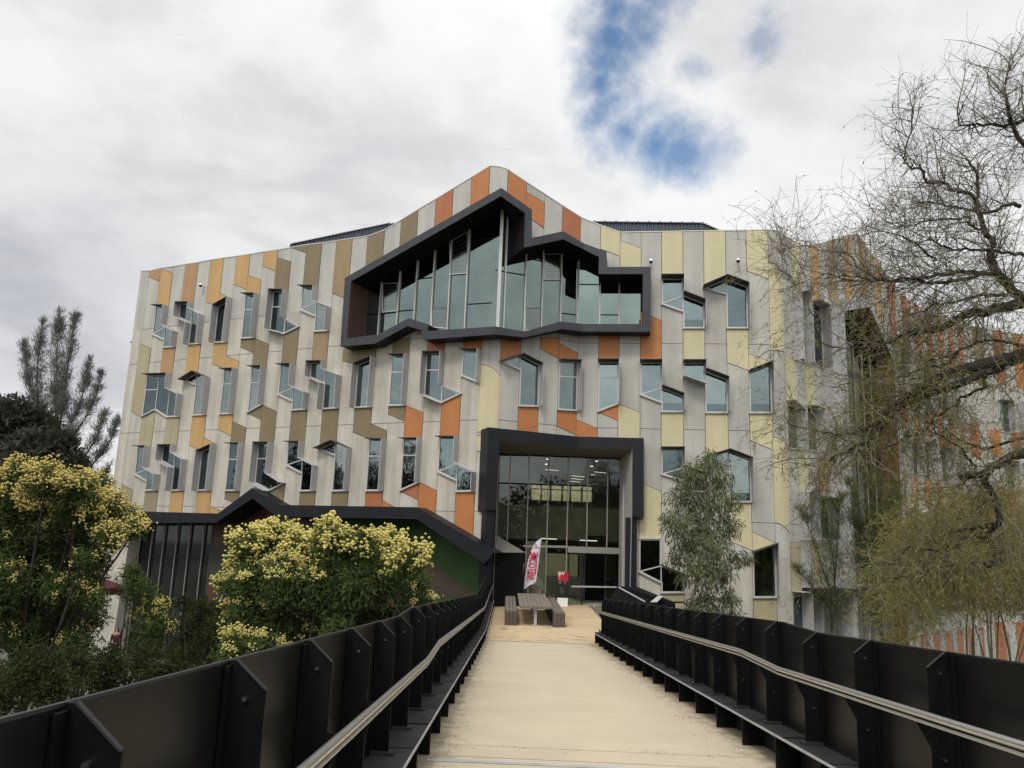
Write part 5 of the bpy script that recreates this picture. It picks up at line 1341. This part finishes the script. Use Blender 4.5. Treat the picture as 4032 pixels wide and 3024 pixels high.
feather_tree('tall wispy grey she-oak rising behind the left wattle', [[(200, 1950), (215, 1750), (222, 1450), (232, 1215)], [(170, 1700), (145, 1500), (168, 1262)], [(240, 1650), (265, 1450), (298, 1238)], [(150, 1650), (110, 1480), (92, 1345)],
    [(240, 1750), (320, 1570), (352, 1412)], [(260, 1760), (360, 1600), (400, 1470)], [(270, 1880), (370, 1740), (415, 1620)], [(300, 1900), (420, 1760), (465, 1655)], [(380, 1890), (420, 1860), (438, 1822)]], 62, 10, .42, .034, 'needle_grey', rtrunk=.22, spread=.8, nbk=8, clump=.3, up=.5, vol=9)
B4 = [(60, 1640, 85), (150, 1700, 90), (30, 1740, 100), (230, 1760, 75), (120, 1800, 110), (270, 1830, 70), (200, 1880, 90), (-30, 1650, 90), (40, 1880, 110), (320, 1900, 60), (120, 1960, 120), (330, 1980, 90), (0, 2020, 120), (360, 2100, 80), (200, 2080, 120)]
B4 = [(a, b, r, 52+rng.uniform(-3, 3)) for a, b, r in B4]
t4 = tree_root('broad_tree', 130, 52, 'broad dark tree behind the left wattle, below the she-oak', 'tree'); P_, n_ = blobpts(B4, 900, .42); quads('foliage', leaves(P_, .42, .17, .0), 'dark_leaf', t4); branches_to(t4, B4, 'bark', 52, .35)
# far tree mass across the left background and far right
def wood(name, x0, x1, Yd, py, n, key):
    Pq = []
    for i in range(n):
        px = x0+(x1-x0)*i/n+rng.uniform(-20, 20); c = at(px, py+rng.uniform(-25, 25), Yd+rng.uniform(-6, 6)); h = c[2]-GROUND; r = h*.5; m = 900
        v = unit(rng.normal(size=(m, 3))); Pq.append(np.array([c[0], c[1], GROUND+h*.5])+v*(rng.random(m)**.35)[:, None]*np.array([r*1.1, r, h*.5]))
    o = quads(name, leaves(np.concatenate(Pq), .8, .4), key); tag(o, kind='stuff'); o['label'] = 'dark belt of distant trees along the left background'; o['category'] = 'trees'; return o
wood('distant_wood', -500, 560, 90, 1990, 16, 'dark_leaf')

B6 = [(x + rng.uniform(-60, 60), 0, 0, 0) for x in range(0, 1)]
Pq = []
for i in range(58):
    an = R(62+236*i/57); r_ = 58+rng.uniform(-5, 5); c = np.array([r_*math.sin(an), r_*math.cos(an)*.85, 0]); h = (17 if abs(an-math.pi) < .5 else 19)+rng.uniform(-4, 3); v = unit(rng.normal(size=(2600, 3))); Pq.append(np.array([c[0], c[1], GROUND+h*.5])+v*(rng.random(2600)**.35)[:, None]*np.array([4.2, 4, h*.5]))
o = quads('woodland', leaves(np.concatenate(Pq), .7, .4), 'dark_leaf'); tag(o, 'dark belt of woodland on the far side of the viewer, mirrored in the lower windows', 'trees', kind='stuff')

# young eucalypt in front of the right facade
GYd = 27.
B5 = [(2800, 1790, 32), (2790, 1830, 50), (2720, 1870, 70), (2830, 1890, 65), (2690, 1960, 75), (2790, 1980, 90), (2880, 1970, 50), (2660, 2050, 60), (2760, 2080, 95), (2870, 2070, 55), (2700, 2140, 75), (2810, 2160, 80), (2900, 2190, 42), (2660, 2200, 40), (2950, 2195, 25),
      (2760, 2240, 70), (2840, 2260, 60), (2690, 2270, 36), (2780, 2340, 60), (2870, 2350, 45), (2730, 2380, 40), (2840, 2410, 60), (2900, 2440, 45), (2620, 2040, 26), (2780, 2430, 60)]
B5 = [(a, b, r, GYd+rng.uniform(-.8, .8)) for a, b, r in B5]
t5 = tree_root('eucalypt_sapling', 2700, GYd, 'young grey-green gum tree with drooping narrow leaves against the cream and grey facade', 'tree')
P_, n_ = blobpts(B5, 1750, .6); quads('foliage', leaves(P_, .21, .034, 1.1, dirs=n_*.5), 'gum_leaf', t5)
gp_ = [at(2700, 2560, GYd), at(2715, 2400, GYd), at(2745, 2280, GYd), at(2775, 2120, GYd), at(2790, 1950, GYd), at(2800, 1790, GYd)]
paths = [(smooth_path([np.array(t5.location)]+gp_, 6), .085, .012)]
for b in B5:
    c = at(b[0], b[1], b[3]); i = int(rng.integers(2, 5)); q = gp_[i]; 
    if q[2] > c[2]: q = gp_[max(1, i-1)]
    paths.append((smooth_path([q, q*.5+c*.5+rng.normal(size=3)*.08, c], 5), .02, .005))
paths_mesh('trunk', paths, 'palebark', t5, 6)

# she-oak saplings at the right
feather_tree('slender she-oak sapling right of the young gum, against the ochre stripes', [[(3275, 2500), (3285, 2250), (3240, 2000), (3205, 1880)], [(3270, 2330), (3200, 2120), (3150, 2000)], [(3290, 2250), (3300, 2080), (3310, 1950)], [(3270, 2400), (3190, 2300), (3130, 2240)]], 29, 7, .20, .011, 'needle_green', 'she_oak_sapling', 1.25, nbk=9, clump=.24, vol=20, px= 3310, rtrunk=.07, grp='she-oak saplings by the right facade')
feather_tree('leafier she-oak sapling in front of the dark bay of the right wing', [[(3480, 2520), (3440, 2280), (3430, 2080), (3445, 1850)], [(3450, 2300), (3370, 2100), (3350, 1900)], [(3450, 2250), (3510, 2050), (3530, 1900)], [(3440, 2350), (3400, 2200), (3380, 2050)], [(3450, 2400), (3540, 2250), (3580, 2120)]], 28, 9, .22, .012, 'needle_green', 'she_oak_sapling', 1.35, nbk=10, clump=.24, vol=20, px= 3490, rtrunk=.08, grp='she-oak saplings by the right facade')
# olive drooping shrubby willow low on the right
WYr = 20.
rt6 = tree_root('weeping_shrub', 3900, WYr, 'olive weeping shrub filling the lower right behind the right parapet', 'shrub'); paths = []; Pq = []; Dq = []
for i in range(2100):
    px = rng.uniform(3500, 4250); py = 1930+rng.uniform(0, 480)+(0 if px > 3700 else (3700-px)*.9); Yd = WYr+rng.uniform(-2, 2); p = at(px, py, Yd)
    w = walk(p, (rng.normal()*.8, rng.normal()*.5, .3), rng.uniform(.5, 1.5), 8, .25, .16); paths.append((w, .006, .003)); m = 26
    q = rng.random(m)*(len(w)-1); ii = q.astype(int).clip(0, len(w)-2); f_ = (q-ii)[:, None]; Pq.append(w[ii]*(1-f_)+w[ii+1]*f_+rng.normal(size=(m, 3))*.03)
base = np.array(rt6.location)
for i in range(12):
    c = at(rng.uniform(3650, 4150), rng.uniform(2050, 2350), WYr+rng.uniform(-1, 1)); paths.append((smooth_path([base+rng.normal(size=3)*[.4, .4, 0], base*.5+c*.5+rng.normal(size=3)*.4, c], 6, .02), .05, .012))
paths_mesh('stems', paths, 'olive_twig', rt6, 4); quads('foliage', leaves(np.concatenate(Pq), .085, .018, .3), 'olive_leaf', rt6)

# big bare willow leaning in from the right
WD = 13.
tw_root = tree_root('willow_tree', 4560, WD, 'large bare willow whose dark crooked branches lean in from the right edge', 'tree')
def A_(l, Yd=WD): return [at(a, b, Yd+(c if c else 0)) for a, b, c in [(q+(0,))[:3] for q in l]]
tb0 = np.array(tw_root.location); hub = at(4480, 1500, WD); hub2 = at(4420, 1250, WD)
limbs = [
 ([tb0, at(4600, 2100, WD), at(4540, 1750, WD), hub], .30, .22), ([hub, hub2, at(4380, 1000, WD), at(4300, 700, WD+.4)], .2, .07),
 ([hub]+A_([(4250, 1400), (4060, 1400), (3905, 1432), (3742, 1470), (3652, 1520), (3561, 1578), (3453, 1662), (3362, 1700), (3270, 1712)]), .12, .012),
 (A_([(3960, 1440), (3800, 1500), (3640, 1560), (3540, 1610), (3475, 1690), (3400, 1745), (3300, 1790), (3220, 1830)]), .055, .010),
 ([hub2]+A_([(4150, 1180), (4000, 1195), (3900, 1215), (3815, 1235), (3720, 1280), (3616, 1310), (3540, 1330), (3440, 1370), (3330, 1370)]), .085, .012),
 (A_([(4100, 1200), (4010, 1160), (3960, 1110), (3915, 1050), (3898, 1000), (3905, 955), (3887, 908), (3862, 800), (3850, 700), (3790, 640)]), .07, .016),
 (A_([(3905, 1060), (3800, 1070), (3700, 1078), (3560, 1095), (3440, 1108), (3360, 1112), (3270, 1092)]), .032, .008),
 (A_([(3960, 1110), (3860, 1095), (3760, 1110), (3650, 1112), (3580, 1100), (3460, 1108), (3360, 1092), (3290, 1100)]), .030, .007),
 (A_([(3990, 1150), (3900, 1165), (3800, 1182), (3740, 1185), (3690, 1190), (3640, 1220), (3560, 1240)]), .026, .006),
 (A_([(3862, 820), (3860, 790), (3800, 770), (3751, 743), (3720, 717), (3660, 705), (3607, 692), (3585, 650), (3576, 600), (3571, 500), (3575, 440)]), .03, .006),
 (A_([(3890, 930), (3870, 900), (3820, 880), (3790, 870), (3700, 862), (3640, 870), (3560, 880), (3470, 860)]), .022, .005),
 (A_([(4250, 600), (4120, 520), (4032, 487), (3960, 495), (3860, 498), (3800, 470), (3770, 430)]), .04, .007),
 (A_([(4300, 700), (4150, 640), (4040, 600), (3980, 520), (3930, 440), (3960, 330), (3990, 240)]), .05, .007),
 (A_([(4032, 800), (3950, 820), (3870, 850), (3800, 800), (3740, 800), (3660, 790), (3580, 800)]), .028, .006),
 (A_([(4100, 1000), (4000, 1000), (3900, 1000), (3800, 985), (3745, 978), (3680, 950), (3620, 960), (3540, 1000)]), .025, .006),
 ([hub]+A_([(4250, 1640), (4100, 1740), (4000, 1788), (3905, 1835), (3858, 1868), (3790, 1880)]), .085, .035),
 (A_([(3860, 1866), (3880, 1900), (3902, 1954), (3905, 2052), (3900, 2110), (3920, 2153), (3909, 2207), (3865, 2222), (3808, 2211), (3760, 2230), (3700, 2232), (3620, 2260)]), .045, .010),
 (A_([(3905, 2060), (3830, 2080), (3757, 2100), (3730, 2130), (3715, 2160), (3640, 2165), (3600, 2152), (3510, 2210), (3440, 2245)]), .022, .006),
 (A_([(3905, 2125), (3850, 2115), (3790, 2125), (3740, 2170), (3680, 2215), (3600, 2265), (3500, 2280), (3400, 2290)]), .018, .005),
 (A_([(3780, 1380), (3740, 1420), (3700, 1440), (3640, 1450), (3560, 1480), (3480, 1490), (3380, 1500), (3300, 1515)]), .02, .005),
 (A_([(3900, 1450), (3880, 1500), (3860, 1530), (3800, 1560), (3750, 1600), (3700, 1640), (3650, 1700), (3580, 1720), (3500, 1760), (3400, 1775), (3290, 1795)]), .022, .005),
 (A_([(3850, 1840), (3780, 1768), (3700, 1700), (3680, 1650)]), .018, .007), (A_([(4000, 1730), (3900, 1765), (3820, 1760), (3760, 1730), (3720, 1690), (3690, 1655)]), .020, .006),
 (A_([(4060, 1380), (3980, 1350), (3880, 1340), (3800, 1370), (3740, 1400), (3650, 1420), (3560, 1430)]), .022, .006),
 (A_([(3270, 1712), (3200, 1690), (3130, 1660), (3080, 1620)]), .010, .004), (A_([(3700, 1020), (3600, 960), (3520, 930), (3440, 920), (3380, 940)]), .014, .004),
 (A_([(3440, 1108), (3380, 1060), (3320, 1010), (3250, 985), (3160, 975), (3090, 990)]), .010, .003), (A_([(3330, 1370), (3260, 1330), (3200, 1250), (3150, 1150), (3110, 1060), (3070, 1010)]), .010, .003),
]
lp = []
for pts, r0, r1 in limbs:
    q = np.array([np.array(p) for p in pts]); q = q+rng.normal(size=q.shape)*np.array([0, .12, 0]); lp.append((smooth_path(q, 6, .011), r0*1.3, r1*1.15))
paths_mesh('limb', lp, 'bark', tw_root, 8)
L1 = []; L2 = []; Lp = []; Ld = []
def px_of(p):
    d = p@FW; return CX+F*(p@RT)/d, CY-F*(p@UP)/d
for (pts, r0, r1) in lp[1:]:
    n = len(pts); L_ = np.sum(np.linalg.norm(np.diff(pts, axis=0), axis=1)); nb = int(L_*(13 if pts[n//2][2] > 4 else 10))
    for _ in range(nb):
        i = int(rng.integers(int(n*.15), n-1)); p = pts[i]; tang = unit(pts[min(i+1, n-1)]-pts[i-1]); x_, y_ = px_of(p)
        if x_ > 4350: continue
        v = tang*.6+rng.normal(size=3)*np.array([.8, .9, .9])+np.array([-.25, 0, .35 if y_ < 1200 else -.05])
        ln = rng.uniform(.45, 1.5); w = walk(p, v, ln, 12, .15, -.03 if y_ < 1100 else .05); L1.append((w, max(.004, min(.012, r0*.25)), .0032))
for w, _, _ in L1:
    for _ in range(int(rng.integers(6, 11))):
        i = int(rng.integers(1, len(w)-1)); x_, y_ = px_of(w[i]); v = unit(w[i]-w[i-1])*.5+rng.normal(size=3)*.8+np.array([0, 0, .1])
        q = walk(w[i], v, rng.uniform(.2, .85), 9, .15, .0 if y_ < 1100 else .09); L2.append((q, .0031, .0018))
        m = 2 if y_ < 1150 else 8; idx = rng.integers(1, len(q), m); Lp.append(q[idx]); Ld.append(q[idx]-q[idx-1])
L3 = []
for (pts, r0, r1) in lp[1:]:
    for i in range(3, len(pts)-1):
        x_, y_ = px_of(pts[i])
        if not (3000 < x_ < 4300 and 1000 < y_ < 2300): continue
        for _ in range(1):
            if rng.random() > (.30 if y_ < 1850 else .8): continue
            w = walk(pts[i]+rng.normal(size=3)*[.25, .5, .05], rng.normal(size=3)*[.9, .9, .2]+[-.2, 0, .25], rng.uniform(.7, 1.9), 12, .10, .17); L3.append((w, .0034, .0018))
            for q in range(2):
                j = int(rng.integers(3, 10)); L3.append((walk(w[j], (w[j]-w[j-1])+rng.normal(size=3)*.06, rng.uniform(.3, .9), 7, .10, .15), .0026, .0015))
for w, _, _ in L3:
    m = 12; idx = rng.integers(1, len(w), m); Lp.append(w[idx]+rng.normal(size=(m, 3))*.03); Ld.append(w[idx]-w[idx-1])
paths_mesh('strand', L3, 'olive_twig', tw_root, 3)
paths_mesh('branch', L1, 'twig', tw_root, 4)
low = [t for t in L2 if px_of(t[0][0])[1] > 1350]; hi = [t for t in L2 if px_of(t[0][0])[1] <= 1350]
paths_mesh('twig', hi, 'twig', tw_root, 3); paths_mesh('twig', low, 'olive_twig', tw_root, 3)
Lp = np.concatenate(Lp); Ld = unit(np.concatenate(Ld)); quads('leaf', leaves(Lp, .055, .014, .1, dirs=Ld), 'willow_leaf', tw_root)
print('L1', len(L1), 'L2', len(L2), 'leaves', len(Lp))

# ------------------------------------------------------------------ things under the trees on the left
gp0 = lambda px, Yd: np.array([at(px, 2300, Yd)[0], Yd, GROUND])
def person(px, Yd, label):
    b_ = gp0(px, Yd); rt_ = empty('person', tuple(b_)); tag(rt_, label, 'person')
    V = [(0, 0, .92), (0, 0, 1.15), (0, .01, 1.42), (0, .01, 1.53), (0, 0, 1.63), (0, 0, 1.72), (.19, 0, 1.40), (.24, .02, 1.12), (.20, -.10, .90), (-.19, 0, 1.40), (-.25, .02, 1.12), (-.22, -.08, .88),
         (.09, 0, .88), (.10, -.02, .48), (.10, .03, .08), (.10, -.10, .04), (-.09, 0, .88), (-.10, .04, .48), (-.11, .10, .08), (-.11, -.02, .04)]
    Ed = [(0, 1), (1, 2), (2, 3), (3, 4), (4, 5), (2, 6), (6, 7), (7, 8), (2, 9), (9, 10), (10, 11), (0, 12), (12, 13), (13, 14), (14, 15), (0, 16), (16, 17), (17, 18), (18, 19)]
    rad = [.14, .13, .15, .055, .095, .08, .06, .045, .032, .06, .045, .032, .085, .06, .045, .04, .085, .06, .045, .04]
    def skin(name, vs, es, rs, key, mats=None):
        me = bpy.data.meshes.new(name); me.from_pydata(vs, es, []); o = bpy.data.objects.new(name, me); col.objects.link(o); o.location = b_
        m_ = o.modifiers.new('s', 'SKIN'); me.skin_vertices[0].data[0].use_root = True
        for i, r in enumerate(rs): me.skin_vertices[0].data[i].radius = (r, r*.8)
        s2 = o.modifiers.new('sub', 'SUBSURF'); s2.levels = 1; s2.render_levels = 1
        dg = bpy.context.evaluated_depsgraph_get(); m2 = bpy.data.meshes.new_from_object(o.evaluated_get(dg)); bpy.data.objects.remove(o)
        for k in (mats or [key]): m2.materials.append(M[k])
        o = bpy.data.objects.new(name, m2); col.objects.link(o); o.location = b_; parent_keep(o, rt_); return o
    body = skin('body', V, Ed, rad, 'skin')
    skin('jacket', [V[i] for i in (0, 1, 2, 6, 7, 8, 9, 10, 11)], [(0, 1), (1, 2), (2, 3), (3, 4), (4, 5), (2, 6), (6, 7), (7, 8)], [.17, .165, .185, .08, .065, .05, .08, .065, .05], 'redcloth')
    skin('trousers', [V[i] for i in (0, 12, 13, 14, 16, 17, 18)], [(0, 1), (1, 2), (2, 3), (0, 4), (4, 5), (5, 6)], [.155, .105, .08, .065, .105, .08, .065], 'darkcloth')
    skin('hair', [(0, .03, 1.60), (0, .02, 1.71), (0, .05, 1.45)], [(0, 1), (0, 2)], [.11, .105, .09], 'hair')
person(484, 43.5, 'person in a red jacket with long dark hair standing by the pale corner column')
um = gp0(360, 40); ur = empty('market_umbrella', tuple(um)); tag(ur, 'red market umbrella, its colour darkened for shade, on a dark pole under the left wattle', 'umbrella')
zt = at(380, 2262, 40)[2]; ze = at(380, 2310, 40)[2]
mb = MB(); mb.tube([(um[0], um[1], GROUND), (um[0], um[1], zt+.05)], .035, 'darkcloth', 8); parent_keep(mb.build('pole'), ur)
mb = MB()
for i in range(8):
    a0_, a1_ = 2*math.pi*i/8, 2*math.pi*(i+1)/8; e0_, e1_ = (um[0]+1.6*math.cos(a0_), um[1]+1.6*math.sin(a0_), ze), (um[0]+1.6*math.cos(a1_), um[1]+1.6*math.sin(a1_), ze)
    mb.poly([(um[0], um[1], zt), e0_, e1_], 'redcloth'); mb.poly([e0_, (e0_[0], e0_[1], ze-.3), (e1_[0], e1_[1], ze-.3), e1_], 'redcloth')
parent_keep(mb.build('canopy'), ur)
# wire fence low on the right
fx = empty('wire_fence', tuple(gp0(3900, 24))); tag(fx, 'thin wire mesh fence low behind the right parapet', 'fence')
mb = MB(); zt = at(3900, 2486, 24)[2]
for px in range(3640, 4200, 110): q = at(px, 2486, 24); mb.tube([(q[0], 24, GROUND), (q[0], 24, zt)], .025, 'fin', 6)
parent_keep(mb.build('post'), fx)
mb = MB(); xa, xb = at(3640, 2486, 24)[0], at(4200, 2486, 24)[0]
for i in range(12): mb.bar((xa, 24, zt-.02-i*.16), (xb, 24, zt-.02-i*.16), .006, .006, 'fin')
for i in range(50): xx = xa+(xb-xa)*i/50; mb.bar((xx, 24, zt-1.9), (xx, 24, zt), .006, .006, 'fin', up=(1, 0, 0))
parent_keep(mb.build('wire_mesh'), fx)
# leaf litter on the deck edges
Pl = []
for i in range(900):
    side = rng.random() < .45; t = (-.70+abs(rng.normal())*.10) if side else (2.57-abs(rng.normal())*.16); s = rng.uniform(5, 25); Pl.append(BP(t, s, .012))
for i in range(45): Pl.append(BP(rng.uniform(-.7, 2.55), 8.95+rng.normal()*.12, .008))
Pl = np.array(Pl); d_ = rng.normal(size=(len(Pl), 3)); d_[:, 2] *= .15; V_ = leaves(Pl, .035, .006, dirs=d_*3); V_[:, :, 2] = np.clip(V_[:, :, 2], Pl[:, 2:3]-.004, Pl[:, 2:3]+.012)
M['litter'] = mat('dry_leaf', (.09, .055, .03), .9)
o = quads('leaf_litter', V_, 'litter'); tag(o, 'dry leaf litter gathered along both edges of the deck', 'leaves', kind='stuff')
